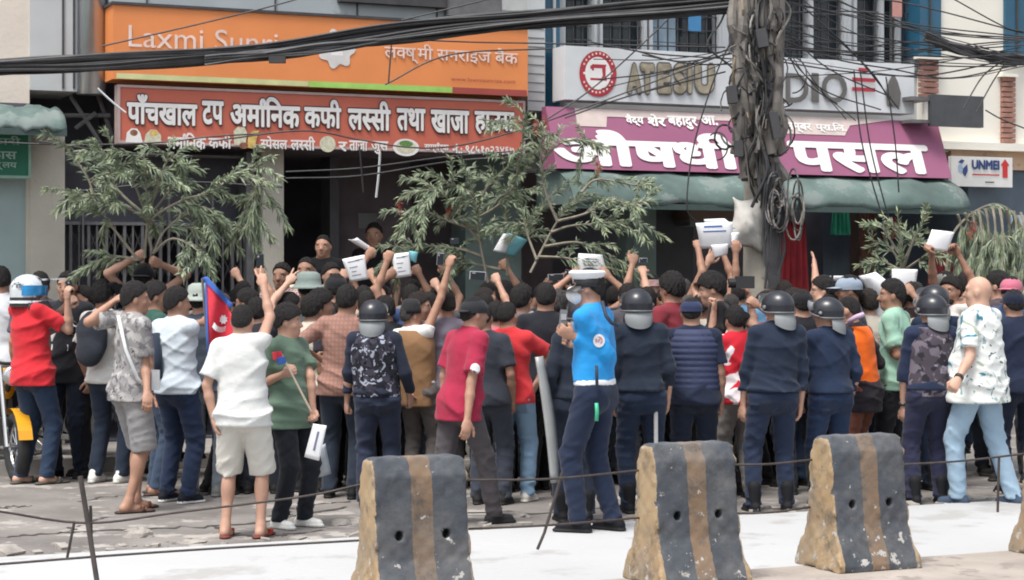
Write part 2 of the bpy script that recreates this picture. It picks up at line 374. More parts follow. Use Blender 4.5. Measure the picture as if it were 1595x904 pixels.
b = MB(); b.fbox(fS(47, .1), fS(101, .1), -1.2, .1, 0, fZ(47, 196, .1)); b.build('pillar', m_beige, bl)
for i, (xa, ya, xb, yb) in enumerate(((110, 150, 160, 228), (150, 140, 178, 222), (100, 180, 172, 180), (118, 200, 150, 176))):
    b = MB(); b.tube([fW(fS(xa, -.2), -.2, fZ(xa, ya, -.2)), fW(fS(xb, -.1), -.1, fZ(xb, yb, -.1))], .022, 6); b.build('strut', m_rail, bl)
# ---- bank building
bb = empty('bank_building', fW(fS(500), 0, 0), label='wide bank building with open dark doorway under orange and red boards', cat='building')
b = MB(); b.fbox(fS(185), fS(845), -4, -.02, fZ(185, 226), fZ(185, 8)); b.build('beam', m_brown, bb)
b = MB(); b.fbox(fS(169), fS(1100), -4.2, -.4, fZ(185, 8), TOPZ); b.build('upper_wall', m_grey, bb)
b = MB(); b.fbox(fS(170, .1), fS(830, .1), -.3, .1, fZ(170, 12, .1), fZ(170, -22, .1)); lg = b.build('parapet', mat('glass_parapet', (.38, .42, .44), .25, .1, 2, dirt=((.28, .31, .33), .6, 2)), bb)
for x in (228, 428, 556, 680):
    b = MB(); b.px(x, -40, x + 2, 30, .1, .115); b.build('seam', m_iron, lg)
b = MB(); b.px(530, -60, 720, 2, -.3, .2); b.build('window_frame', m_iron, bb)
b = MB(); b.px(700, -60, 782, 24, -.3, .25); b.build('shutter_box', m_rail, bb)
b = MB(); b.px(822, -120, 849, 172, -.4, .22); pl = b.build('pillar', m_grey, bb)
for y in range(30, 170, 14):
    b = MB(); b.px(823, y, 848, y + 1.2, .22, .226); b.build('tile_seam', m_rail, pl)
b = MB(); b.px(409, 200, 442, 700, -.6, .05); b.build('pillar', m_beige, bb)
b = MB(); b.px(514, 226, 528, 700, -1.2, -.9); b.build('door_post', mat('post_grey', (.10, .095, .105), .7), bb)
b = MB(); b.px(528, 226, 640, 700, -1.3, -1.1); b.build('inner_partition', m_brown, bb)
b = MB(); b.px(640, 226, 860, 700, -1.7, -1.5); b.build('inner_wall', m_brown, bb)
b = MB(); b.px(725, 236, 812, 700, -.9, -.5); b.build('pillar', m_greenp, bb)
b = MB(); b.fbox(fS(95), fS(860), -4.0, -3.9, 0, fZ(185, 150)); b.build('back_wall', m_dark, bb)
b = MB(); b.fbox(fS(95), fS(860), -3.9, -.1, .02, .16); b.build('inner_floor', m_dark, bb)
b = MB(); b.px(558, 332, 587, 356, -1.1, -1.09); b.build('notice', mat('dim_paper', (.16, .16, .17), .8), bb)
b = MB(); b.px(419, 371, 428, 380, .05, .056); b.build('stencil_mark', m_rail, bb)
# folding gate
gt = empty('folding_gate', fW(fS(240), -.1, 0), label='dark folding steel gate behind the left branches between two pillars', cat='gate')
b = MB(); b.px(101, 345, 409, 350, -.16, -.10); b.px(101, 236, 409, 240, -.16, -.10); b.build('rail', m_rail, gt)
b = MB(); b.px(101, 240, 409, 345, -.5, -.46); b.build('upper_panel', m_dark, gt)
xs = list(range(108, 408, 14))
for i, x in enumerate(xs):
    b = MB(); b.px(x, 350, x + (4.5 if i % 2 == 0 else 2.5), 640, -.15, -.11); b.build('bar', m_rail, gt)
b = MB()
for i in range(len(xs) - 1):
    for yy in range(375, 640, 44):
        a0, a1 = fS(xs[i] + 2, -.13), fS(xs[i + 1] + 2, -.13); z = fZ(xs[i], yy, -.13)
        for k in (-1, 1): b.tube([fW(a0, -.13, z - .11 * k), fW(a1, -.13, z + .11 * k)], .008, 4)
b.build('lattice', m_iron, gt)
for x in (128, 262, 330):
    b = MB(); b.px(x, 300, x + 3, 430, -.1, -.06); b.build('post', m_rail, gt)
b = MB(); b.px(384, 238, 396, 640, -.3, .0); b.build('side_post', m_rail, gt)
# ---- pharmacy / tailor building
bc = empty('pharmacy_building', fW(fS(1150), 0, 0), label='shop building with purple board, long green awning and barred upper windows', cat='building')
b = MB(); b.px(849, -150, 872, 170, -.5, .05); b.build('corner_glass', m_bluegl, bc)
b = MB(); b.px(862, -150, 866, 160, .05, .075); b.build('corner_trim', m_grey, bc)
zw0, zw1 = fZ(870, 120), fZ(870, -60)
b = MB(); b.fbox(fS(849), fS(1440), -1.0, -.05, fZ(870, 262), fZ(870, 70)); b.build('spandrel', m_grey, bc)
b = MB(); b.fbox(fS(870), fS(1440), -.6, -.05, zw1, TOPZ); b.build('upper_wall', m_grey, bc)
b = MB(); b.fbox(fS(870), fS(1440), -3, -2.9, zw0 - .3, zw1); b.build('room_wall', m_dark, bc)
def window(x0, x1, mull, panes):
    b = MB(); b.px(x0, -60, x0 + 9, 110, -.3, -.02); b.px(x1 - 9, -60, x1, 110, -.3, -.02); b.px(x0 + 4, -66, x1 - 4, -56, -.3, -.025)
    fr = b.build('window', m_white, bc)
    for m_ in mull:
        b = MB(); b.px(m_, -60, m_ + 5, 110, -.25, -.04); b.build('mullion', m_white, fr)
    for (a, c, mt) in panes:
        b = MB(); b.px(a, -60, c, 110, -.22, -.2); b.build('pane', mt, fr)
    b = MB()
    for x in range(int(x0) + 20, int(x1) - 10, 15): b.px(x, -60, x + 1.5, 110, -.12, -.1)
    for y in range(-50, 110, 22): b.px(x0 + 9, y, x1 - 9, y + 1.2, -.1, -.085)
    b.build('grille', m_iron, fr)
m_curt = mat('pale_blue_curtain', (.32, .42, .52), .9, .15, 4)
window(872, 935, [], [(881, 926, m_glass)])
window(930, 1135, [1003, 1012, 1120], [(939, 1003, m_glass), (1017, 1052, m_curt), (1052, 1126, m_glass)])
window(1195, 1330, [1262, 1315], [(1204, 1262, m_glass), (1267, 1315, m_glass)])
window(1326, 1432, [1372, 1398], [(1335, 1372, m_glass), (1377, 1398, m_glass), (1403, 1423, m_curt)])
tag(MB().px(1074, 2, 1092, 48, .0, .03).build('hanging_cloth', mat('blue_cloth', (.05, .19, .38), .9)), 'blue cloth hanging from the upper window grille', 'cloth')
tag(MB().px(1392, -10, 1405, 26, .02, .05).build('sign_plate', mat('red_white_plate', (.5, .25, .22), .7)), 'small faded red plate fixed beside the upper right window', 'sign plate')
# ground floor of the pharmacy building
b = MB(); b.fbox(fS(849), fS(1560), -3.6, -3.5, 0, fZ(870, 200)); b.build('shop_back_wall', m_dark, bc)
b = MB(); b.px(987, 300, 1022, 700, -.4, .0); b.build('pillar', m_greenp, bc)
b = MB(); b.px(1022, 300, 1080, 700, -.7, -.5); b.build('shutter', mat('charcoal_shutter', (.035, .037, .043), .7), bc)
b = MB(); b.px(1075, 322, 1150, 344, -.5, -.1); b.build('lintel', mat('brown_lintel', (.11, .075, .06), .8), bc)
b = MB(); b.px(1075, 344, 1150, 352, -.5, -.2); b.build('door_head', m_greenp, bc)
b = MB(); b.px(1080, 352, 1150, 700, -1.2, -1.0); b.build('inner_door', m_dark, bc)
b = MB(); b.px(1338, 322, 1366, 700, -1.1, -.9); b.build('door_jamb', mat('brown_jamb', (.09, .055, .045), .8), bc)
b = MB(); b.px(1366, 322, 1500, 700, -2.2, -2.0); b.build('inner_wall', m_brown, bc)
def drape(name, label, x0, y0, x1, y1, o, m, cat, seed=0, taper=.8, group=None):
    n, k = 14, 12; V = []
    for i in range(k + 1):
        t = i / k; z = fZ(x0, y0 + (y1 - y0) * t, o)
        for j in range(n + 1):
            u = j / n - .5; wd = (taper + (1 - taper) * t)
            V.append(fW(fS((x0 + x1) / 2, o) + u * wd * (fS(x1, o) - fS(x0, o)), o + .035 * math.sin(j * 1.9 + seed + t * 1.3) * (0.4 + t), z))
    q = n + 1; Fs = [(i * q + j, i * q + j + 1, (i + 1) * q + j + 1, (i + 1) * q + j) for i in range(k) for j in range(n)]
    b_ = MB(); b_.add(V, Fs); o_ = b_.build(name, m, smooth=True)
    sf = o_.modifiers.new('solid', 'SOLIDIFY'); sf.thickness = .012
    return tag(o_, label, cat, group)
m_redc = mat('red_sari', (.30, .02, .03), .8, .3, 5, .2, 30)
drape('red_sari', 'deep red sari hanging right of the utility pole under the awning', 1213, 345, 1258, 470, .15, m_redc, 'sari')
drape('green_cloth', 'short bright green cloth hanging under the awning above the dark shop', 1294, 318, 1324, 366, -.1, mat('green_cloth', (.02, .26, .17), .8, .2, 6), 'cloth', 2)
drape('brown_shawl', 'brown shawl hanging in the shop doorway beside the green cloth', 1340, 322, 1366, 400, -.5, mat('brown_shawl', (.13, .06, .045), .9, .2, 6), 'shawl', 3)
drape('red_kurta', 'dark red garment hanging low behind the raised arms at the right', 1440, 390, 1492, 470, -.2, mat('dark_red_kurta', (.16, .015, .025), .9, .2, 6), 'garment', 1)
drape('red_scarf', 'small red scarf hanging above the spiky right branch', 1376, 338, 1396, 372, -.3, mat('red_scarf', (.25, .02, .04), .9, .2, 6), 'scarf', 4)
# ---- ivory building at the right
br = empty('ivory_building', fW(fS(1540), 0, 0), label='ivory building at the far right with blue windows and brick vent', cat='building')
b = MB(); b.fbox(fS(1432), fS(2300), -3, .1, fZ(1440, 236, .1), TOPZ); b.build('wall', m_creamr, br)
b = MB(); b.fbox(fS(1470, .25), fS(2300), -1, .25, fZ(1470, 232, .25), fZ(1470, 220, .25)); b.build('ledge', m_creamr, br)
b = MB(); b.fbox(fS(1470), fS(2300), -1, .14, fZ(1470, 262, .14), fZ(1470, 232, .14)); b.build('band', m_orangeb, br)
for (x0, x1) in ((1433, 1466), (1566, 1604)):
    b = MB(); b.px(x0, -120, x1, 86, -.2, .14); wf = b.build('window', m_bluegl, br)
    b = MB(); b.px(x0 - 2, 86, x1 + 2, 91, .1, .2); b.build('sill', m_creamr, wf)
    b = MB(); b.px((x0 + x1) / 2 - 1, -120, (x0 + x1) / 2 + 1, 86, .14, .16); b.build('mullion', m_iron, wf)
b = MB()
for y in range(120, 226, 8): b.px(1563, y, 1582, y + 6.3, .1, .16)
b.build('vent_grille', m_brick, br)
b = MB(); b.px(1561, 114, 1586, 119, .1, .2); b.build('vent_cap', m_creamr, br)
b = MB()
for y in range(92, 150, 9): b.px(1434, y, 1462, y + 7, .1, .15)
b.build('brick_patch', m_brick, br)
b = MB(); b.fbox(fS(1500), fS(2300), -3, .1, 0, fZ(1500, 262, .14)); b.build('shop_front', mat('slate_blue_front', (.075, .10, .13), .7, .2, 3), br)
b = MB(); b.px(1575, 335, 1700, 362, .1, .16); b.build('shop_panel', mat('pale_blue_panel', (.38, .47, .58), .6, .3, 8), br)
b = MB(); b.px(1580, 368, 1700, 392, .1, .16); b.build('shop_panel', mat('pale_blue_panel', (.38, .47, .58), .6, .3, 8), br)
dk = MB().px(1452, 147, 1532, 196, .64, .72).build('box_sign', mat('dark_grey_box', (.07, .075, .082), .6, .2, 4)); tag(dk, 'dark grey blank box sign jutting out above the purple board', 'box sign')
MB().px(1420, 150, 1452, 156, .3, .68).build('bracket', m_rail, dk); MB().px(1420, 186, 1452, 191, .3, .68).build('bracket', m_rail, dk)

# ================================================================== AWNINGS
def awning(label, x0, yt, x1, yb, o0, o1, endcap):
    """quarter barrel canvas from the wall (o0) out to o1"""
    s0, s1 = fS(x0, o1), fS(x1, o1); zb, zt = fZ(x0, yb, o1), fZ(x0, yt, o0); n = 12; V = []; q = 24
    for i in range(n + 1):
        a = i / n * math.pi / 2; oo = o0 + (o1 - o0) * math.sin(a); z = zb + (zt - zb) * math.cos(a)
        for j in range(q + 1):
            s = s0 + (s1 - s0) * j / q; V.append(fW(s, oo + .020 * math.sin(j * 2.1 + i * .5) * math.sin(i * .26) + .012 * math.sin(j * .7), z + .016 * math.sin(j * 1.3) + .012 * math.sin(j * 2.9 + i * .8)))
    k = q + 1; Fs = [(i * k + j, i * k + j + 1, (i + 1) * k + j + 1, (i + 1) * k + j) for i in range(n) for j in range(q)]
    b_ = MB(); b_.add(V, Fs); o = b_.build('awning', m_awn, smooth=True); o.modifiers.new('solid', 'SOLIDIFY').thickness = .02
    tag(o, label, 'awning', 'green awnings over the shops')
    for s in ((s0, s1) if endcap else ()):
        pts = [fW(s, o0 + (o1 - o0) * math.sin(i / n * math.pi / 2), zb + (zt - zb) * math.cos(i / n * math.pi / 2)) for i in range(n + 1)] + [fW(s, o0, zb)]
        e = MB(); e.add(pts, [tuple(range(len(pts)))]); e.build('end_flap', m_awn, o)
    vb = MB(); vb.fbox(s0, s1, o1 - .02, o1 + .012, zb - .05, zb + .01); vb.build('valance', mat('dark_awning_hem', (.055, .085, .08), .8), o)
awning('long faded green awning under the purple board', 893, 262, 1512, 317, .1, 1.0, True)
awning('short green awning above the green board at the far left', -160, 163, 104, 196, .1, .75, True)

# ================================================================== SIGN BOARDS
m_or = mat('orange_board', (.78, .265, .085), .55, .06, 1.5, dirt=((.68, .22, .08), .68, 2)); m_red = mat('red_board', (.60, .15, .095), .55, .12, 1.6, dirt=((.62, .17, .13), .6, 1.5))
m_pinkl = mat('pale_letter', (.80, .62, .55), .6); m_wl = mat('white_letter', (.82, .80, .78), .6, .06); m_letter_edge = mat('dark_letter_edge', (.10, .045, .045), .7)  # last one: dark outline printed round the white letters
m_lime = mat('lime_stripe', (.35, .62, .14), .5); m_lime2 = mat('pale_lime_stripe', (.58, .60, .30), .5); m_dred = mat('dark_red_stripe', (.36, .07, .06), .5)
S1 = Board('bank_sign', 'long orange bank sign with pale lettering and lime stripe, crossed by cables', 'sign', 176, 6, 822, 123, .45, .4, m_or)
S1.text('Laxmi Sunrise', 200, 39, 475, 73, m_pinkl, 0.0, plain=True)
S1.text('ल|~क|ष्|मी सनराइज बैंक', 598, 66, 806, 97, m_pinkl, .012)
an = np.linspace(0, 2 * math.pi, 48, endpoint=False)
S1.shape('emblem', [(.5 + (.44 + .06 * math.cos(7 * a)) * math.cos(a), .5 + (.44 + .06 * math.cos(7 * a)) * math.sin(a)) for a in an] + [(.5 + .15 * math.cos(a), .5 + .15 * math.sin(a)) for a in an], [(i, (i + 1) % 48, 48 + (i + 1) % 48, 48 + i) for i in range(48)], S1.rect(494, 43, 554, 107), mat('pale_emblem', (.66, .64, .62), .6))
S1.shape('emblem_core', [(.0, .0), (1, 0), (.85, .7), (.5, 1), (.15, .7)], [(0, 1, 2, 3, 4)], S1.rect(515, 66, 534, 86), m_wl)
S1.poly('stripe', [(181, 114), (480, 114), (480, 122.5), (181, 122.5)], m_lime2)
S1.poly('stripe', [(480.5, 126.5), (704, 126.5), (704, 135.5), (480.5, 135.5)], m_lime)
S1.poly('stripe', [(704.5, 136), (820, 136), (820, 145.5), (704.5, 145.5)], m_dred)
S1.text('www.laxmisunrise.com', 702, 120, 802, 126, m_dred, 0.0, plain=True)
b = MB(); b.px(174, 2, 825, 6.5, .04, .47); b.build('top_trim', m_iron, S1.obj)
S2 = Board('cafe_sign', 'red shop board with white outlined lettering and small food pictures, under the orange sign', 'sign', 187, 136, 814, 219, .38, .12, m_red, frame=mat('pale_sign_frame', (.55, .42, .40), .5, metal=.3))
for t, x0, x1, y0, y1 in (('पाँच|खाल', 197, 307, 146, 194), ('टप', 314, 348, 157, 194), ('अ|^मा|िनक', 358, 467, 149, 197), ('क|फी', 473, 531, 154, 199), ('ल|~स|सी', 541, 608, 156, 203), ('तथा', 617, 662, 168, 204), ('खाजा', 670, 730, 171, 207), ('हाउस', 738, 800, 173, 209)):
    S2.text(t, x0, y0, x1, y1, m_wl, .035, m_letter_edge)
for t, x0, x1, y0, y1 in (('अ|^मा|िनक', 258, 320, 206, 232), ('क|फी', 324, 360, 209, 231), ('~स|पेसल', 405, 447, 212, 232), ('ल|~स|सी', 452, 490, 212, 234), ('र', 526, 540, 221, 236), ('ताजा', 543, 572, 219, 235), ('जुस', 577, 604, 220, 240), ('स|^म्प|र्क', 660, 698, 222, 238), ('नं.:', 703, 719, 224, 239), ('९८५१०२३४६७', 724, 800, 227, 241)):
    S2.text(t, x0, y0, x1, y1, m_wl, .03, None)
m_food1 = mat('food_cream', (.62, .60, .45), .6, .2, 30); m_food2 = mat('food_brown', (.25, .11, .06), .6, .4, 30); m_food3 = mat('food_green', (.12, .25, .06), .6, .5, 30); m_food4 = mat('food_yellow', (.66, .45, .14), .6, .3, 20)
S2.poly('food_picture', [(195, 222), (197, 207), (204, 200), (213, 200), (218, 207), (222, 222)], m_wl); S2.oval('food_picture', 202, 202, 214, 212, m_food2)
S2.poly('food_picture', [(224, 224), (226, 210), (234, 202), (243, 202), (250, 210), (251, 224)], m_food1); S2.oval('food_picture', 232, 203, 246, 212, m_food4)
S2.poly('food_picture', [(364, 226), (363, 205), (369, 198), (380, 198), (384, 206), (382, 226)], m_food1); S2.poly('food_picture', [(384, 230), (386, 212), (393, 204), (403, 203), (399, 216), (396, 232)], m_food4); S2.oval('food_picture', 372, 222, 386, 232, m_food2)
S2.oval('food_picture', 497, 212, 522, 237, m_food1); S2.oval('plate_picture', 611, 216, 652, 243, m_wl); S2.oval('food_picture', 616, 219, 647, 240, m_food1); S2.oval('food_picture', 621, 219, 642, 229, m_food3)
S3 = Board('tailor_sign', 'white tailor board with red round sewing machine emblem and gold block letters', 'sign', 880, 71, 1424, 155, .5, .3, mat('white_board', (.66, .68, .70), .5, .1, 2, dirt=((.52, .53, .55), .60, 2)))
m_cr = mat('crimson_ring', (.42, .035, .055), .5); m_gold = mat('faded_gold', (.36, .31, .23), .4, .35, 12, metal=.3); m_bk = mat('dark_sign_print', (.13, .122, .118), .6)  # m_bk: dark print for letter outlines, dark letters and the figure
S3.oval('emblem_ring', 902, 78, 960, 150, m_cr, .70)
S3.oval('emblem_disc', 911, 88, 951, 139, m_wl)
for (px_, f_) in ((910, 1), (952, 1)): S3.oval('emblem_dot', px_ - 2, 112, px_ + 2, 116, m_wl)
S3.shape('emblem_machine', [(.0, 0), (1, 0), (1, .14), (.92, .14), (.92, .86), (.98, 1), (.1, 1), (.1, .92), (0, .92), (.0, .70), (.1, .70), (.1, .60), (.22, .60), (.22, .76), (.7, .76), (.74, .3), (.66, .14), (0, .14)], [tuple(range(18))], S3.rect(919, 100, 945, 125), m_cr)
for k in range(26):
    a = k / 26 * 2 * math.pi; cx_, cy_ = 931 + 24.5 * math.cos(a), 114 + 30.5 * math.sin(a)
    if abs(math.sin(a)) > .25: S3.poly('emblem_letter', [(cx_ - 1.3, cy_ - 1.6), (cx_ + 1.3, cy_ - 1.6), (cx_ + 1.3, cy_ + 1.6), (cx_ - 1.3, cy_ + 1.6)], m_pinkl, .006)
for t, x0, x1 in (('A', 976, 998), ('T', 996, 1018), ('E', 1023, 1044), ('S', 1048, 1068), ('I', 1070, 1076), ('U', 1081, 1111), ('D', 1222, 1258), ('I', 1262, 1274), ('O', 1278, 1318)):
    S3.text(t, x0, 99 if x0 < 1200 else 114, x1, 146 if x0 < 1200 else 160, m_gold if x0 < 1200 else m_bk, .06 if x0 < 1200 else .02, m_bk if x0 < 1200 else None, plain=True)
for y in (106, 121, 136): S3.poly('red_stripe', [(1326 + (y == 106) * 10, y), (1362 - (y == 106) * 12, y), (1362 - (y == 106) * 12, y + 6), (1326 + (y == 106) * 10, y + 6)], m_cr)
S3.shape('dark_figure', [(.1, 0), (.9, 0), (1, .45), (.8, .8), (.6, 1), (.4, 1), (.2, .8), (0, .45)], [tuple(range(8))], S3.rect(1378, 118, 1402, 166), m_bk)
m_pu = mat('purple_board', (.30, .10, .185), .6, .10, 1.2, dirt=((.40, .20, .28), .62, 1.1)); m_fade = mat('faded_beige_patch', (.56, .47, .44), .8, .12, 5)
S4 = Board('pharmacy_sign', 'purple pharmacy board with big white lettering, leaning out above the long awning', 'sign', 850, 166, 1460, 262, .45, .1, m_pu, ob=.72)
S4.poly('bleached_patch', [(903, 167), (1196, 167), (1196, 178), (950, 179), (946, 196), (903, 196)], m_fade)
S4.poly('bleached_patch', [(1205, 178), (1400, 178), (1330, 190), (1318, 207), (1205, 207)], m_fade)
S4.text('वै|द्य', 980, 176, 1008, 196, m_wl, .04); S4.text('शेर', 1014, 176, 1042, 196, m_wl, .04); S4.text('बहा|दुर', 1046, 179, 1092, 200, m_wl, .04); S4.text('आ.', 1098, 178, 1124, 194, m_wl, .04)
S4.text('न|म्बर', 1230, 190, 1270, 206, m_wl, .03); S4.text('प्रा.िल.', 1276, 189, 1324, 206, m_wl, .03)
S4.text('औ|ष|धी', 858, 199, 1150, 258, m_wl, .04); S4.text('प|सल', 1225, 219, 1444, 268, m_wl, .04)
S5 = Board('arrow_sign', 'small white sign with blue letters and a red up arrow, right of the awning', 'sign', 1482, 243, 1577, 290, .35, .06, mat('offwhite_sign', (.70, .70, .68), .5, .05))
m_navyl = mat('navy_letter', (.03, .06, .2), .5); S5.text('UNMEI', 1513, 249, 1556, 264, m_navyl, .05, plain=True)
S5.poly('arrow', [(1561, 277), (1561, 258), (1558, 258), (1565, 248), (1572, 258), (1569, 258), (1569, 277)], mat('arrow_red', (.55, .03, .03), .5))
S5.poly('text_line', [(1514, 271), (1556, 271), (1556, 273), (1514, 273)], mat('arrow_red', (.55, .03, .03), .5)); S5.poly('text_line', [(1534, 283), (1548, 283), (1548, 285), (1534, 285)], m_bk)
S5.poly('logo', [(1492, 253), (1497, 248), (1502, 250), (1498, 255)], m_navyl); S5.poly('logo', [(1500, 262), (1506, 256), (1507, 266), (1503, 275), (1499, 270)], m_navyl); S5.oval('logo', 1492, 256, 1499, 268, mat('logo_blue', (.3, .42, .6), .5))
S6 = Board('green_sign', 'dark green board with pale lettering at the far left under the short awning', 'sign', -60, 197, 44, 272, .30, .12, mat('dark_green_board', (.012, .145, .085), .5, .1), frame=mat('pale_green_trim', (.25, .40, .33), .5))
m_paleg = mat('pale_green_letter', (.34, .52, .44), .6)
S6.text('सहकारी', -52, 210, 32, 226, m_paleg, .02); S6.text('िव|कास', -40, 230, 26, 247, m_paleg, .02); S6.text('कायार्|लय', -40, 252, 26, 264, m_paleg, .02)
# ================================================================== UTILITY POLE AND CABLES
m_conc = mat('pole_concrete', (.36, .335, .285), .9, .2, 3, .3, 20, dirt=((.2, .19, .17), .62, 4)); m_dust = mat('dusty_cable', (.17, .155, .14), .8, .35, 6); m_cab = mat('black_cable', (.035, .035, .038), .6, .3, 5); m_cab2 = mat('grey_cable', (.07, .07, .075), .6, .3, 5)
PY = 17.6
pb = P(1187, 460, PY); pb[2] = 0.14
pl = MB(); pl.lathe([(.185, 0), (.175, 1.5), (.15, 4.0), (.12, 8.2)], pb, 14); pole = pl.build('utility_pole', m_conc, loc=pb, smooth=True)
tag(pole, 'concrete utility pole buried in black cables right of the picture centre', 'utility pole')
rp = random.Random(11)
def pp(px, py, dY=0.0): return P(px, py, PY + dY)
tg = MB()
for i in range(62):   # the tangle running down the pole
    x = rp.gauss(1178, 17); top = rp.uniform(-80, 60); bot = rp.choice((rp.uniform(90, 230), rp.uniform(200, 340)))
    pts = []; yy = top; n = rp.randint(4, 7)
    for k in range(n):
        t = k / (n - 1); w_ = 1.0 - .45 * max(0, (top + (bot - top) * t - 120) / 220)
        pts.append(pp(1180 + (x - 1180) * w_ + rp.gauss(0, 10), top + (bot - top) * t, rp.uniform(-.42, -.12)))
    if i < 14: tg.cur = 1; x_ = 1180 + (i - 6.5) * 5.4; tg.tube(spline([pp(x_ + rp.gauss(0, 4), yy, rp.uniform(-.33, -.20)) for yy in range(-80, 250 + (i % 5) * 14, 40)], 4), rp.uniform(.034, .055), 7); continue
    tg.cur = 0 if (q_ := rp.random()) < .62 else 1 if q_ < .86 else 2 if q_ < .95 else 3
    tg.tube(spline(pts, 5), rp.choice((.006, .008, .010, .013, .016)), 5)
for i in range(30):   # loops and splice boxes
    cx, cy, r = rp.gauss(1180, 26), rp.uniform(20, 240), rp.uniform(8, 24)
    a0 = rp.uniform(0, 6); pts = [pp(cx + r * math.cos(a0 + a), cy + 1.3 * r * math.sin(a0 + a), -.3 + .08 * math.sin(a * 2)) for a in np.linspace(0, rp.uniform(3, 6), 12)]
    tg.tube(pts, rp.choice((.007, .010)), 5)
tangle = tg.build('cable_tangle', [m_cab, m_dust, mat('pale_cable', (.25, .24, .22), .6, .2), mat('tan_cable', (.24, .18, .12), .6, .2)], loc=pp(1180, 100, -.3)); tag(tangle, 'dense black tangle of cables wrapped round the top of the concrete pole', 'cable tangle')
for (x, y, w_, h) in ((1140, 148, 14, 26), (1207, 196, 13, 40), (1150, 232, 12, 24), (1186, 60, 16, 28)):
    bx = MB(); c = pp(x, y, -.46); bx.box(c, (w_ * PY / F / 2, .06, h * PY / F / 2), Matrix.Rotation(rp.uniform(-.2, .2), 3, 'Y')); bx.build('splice_box', mat('splice_box', (.05, .05, .055), .5, .2, 6), tangle)
coil = MB()
for k in range(15):
    cx = rp.choice((1206, 1214, 1236, 1243)); cy = rp.uniform(300, 345); rx, ry = rp.uniform(6, 14), rp.uniform(22, 42)
    coil.cur = k % 2; coil.tube([pp(cx + rx * math.cos(a), cy + ry * math.sin(a), -.38 + .05 * math.cos(a * 2 + k)) for a in np.linspace(0, 2 * math.pi, 18)], .009, 5)
for k in range(26):
    x = rp.uniform(1194, 1214); coil.tube(spline([pp(x, rp.uniform(250, 300), -.3), pp(x + rp.gauss(0, 6), 330, -.34), pp(x + rp.gauss(0, 5), 390, -.28), pp(x + rp.gauss(0, 4), 450, -.26)], 5), .013, 5)
tag(coil.build('cable_coil', [m_cab2, m_dust], loc=pp(1220, 320, -.35)), 'spare black cable hanging in coils on the right side of the pole below the awning', 'cable coil')
bgm = MB(); n = 12; q = n + 1; V = []; rb_ = random.Random(5)
for i in range(q):
    for j in range(q):
        u, v = j / n, i / n; x = 1141 + 46 * u + 6 * math.sin(v * 4) * (1 - u) - 4 * v * (1 - u); y = 308 + 10 * u + (62 + 16 * u) * v + 4 * math.sin(u * 6)
        V.append(pp(x, y, -.22 - .10 * math.sin(math.pi * u) * math.sin(math.pi * v) + rb_.uniform(-.012, .012)))
bgm.add(V, [(i * q + j, i * q + j + 1, (i + 1) * q + j + 1, (i + 1) * q + j) for i in range(n) for j in range(n)])
sack = bgm.build('torn_sack', mat('pale_sack', (.55, .53, .49), .8, .1, 6, .2, 20), smooth=True); sack.modifiers.new('s', 'SOLIDIFY').thickness = .015
tag(sack, 'torn pale plastic sack tied to the left of the concrete pole', 'sack')

def cable(label, pts, r=.008, m=None, group=None, name='cable', n=5):
    b_ = MB(); b_.tube(spline(pts, 8), r, n); return tag(b_.build(name, m or m_cab), label, 'cable', group)
def bundle(label, pts, strands, rad, r):
    base = spline(pts, 12); b_ = MB(); rs = random.Random(len(pts) + strands)
    for i in range(strands):
        a = rs.uniform(0, 6.28); d = rad * math.sqrt(rs.random()); ph = rs.uniform(0, 6); L = np.linspace(0, 1, len(base))
        off = np.stack([0 * L, d * np.cos(a + 2.0 * L * rs.uniform(.3, 1.4) + ph), d * np.sin(a + 2.0 * L * rs.uniform(.3, 1.4)) + .012 * np.sin(L * 20 + ph)], 1)
        b_.cur = 0 if rs.random() < .75 else 1; b_.tube(base + off, r * rs.uniform(.6, 1.4), 5)
    return tag(b_.build('cable_bundle', [m_cab, m_cab2]), label, 'cable bundle')
bundle('thick black cable bundle sagging across the orange bank sign to the pole', [P(-260, 118, 15.6), P(0, 104, 15.9), P(200, 96, 16.2), P(420, 78, 16.5), P(640, 46, 16.8), P(860, 24, 17.1), P(1140, 0, 17.4)], 46, .062, .012)
bundle('second black cable bundle just under the thick one, from the orange sign to the pole', [P(320, 96, 16.3), P(480, 78, 16.5), P(640, 58, 16.8), P(850, 34, 17.1), P(1140, 14, 17.4)], 22, .04, .011)
bundle('short bundle of cables gathered at the right edge and fanning to the ivory wall', [P(1440, 58, 18.5), P(1500, 78, 18.7), P(1560, 92, 18.9), P(1640, 94, 19.1), P(1800, 96, 19.3)], 22, .045, .012)
bx = MB(); bx.box(P(432, 93, 16.4), (.07, .03, .03)); tag(bx.build('cable_clamp', m_cab), 'small black clamp hanging under the thick cable bundle', 'clamp')
wl = 'thin black wire strung across the shop boards from the pole'; wg = 'thin wires strung over the shop fronts'
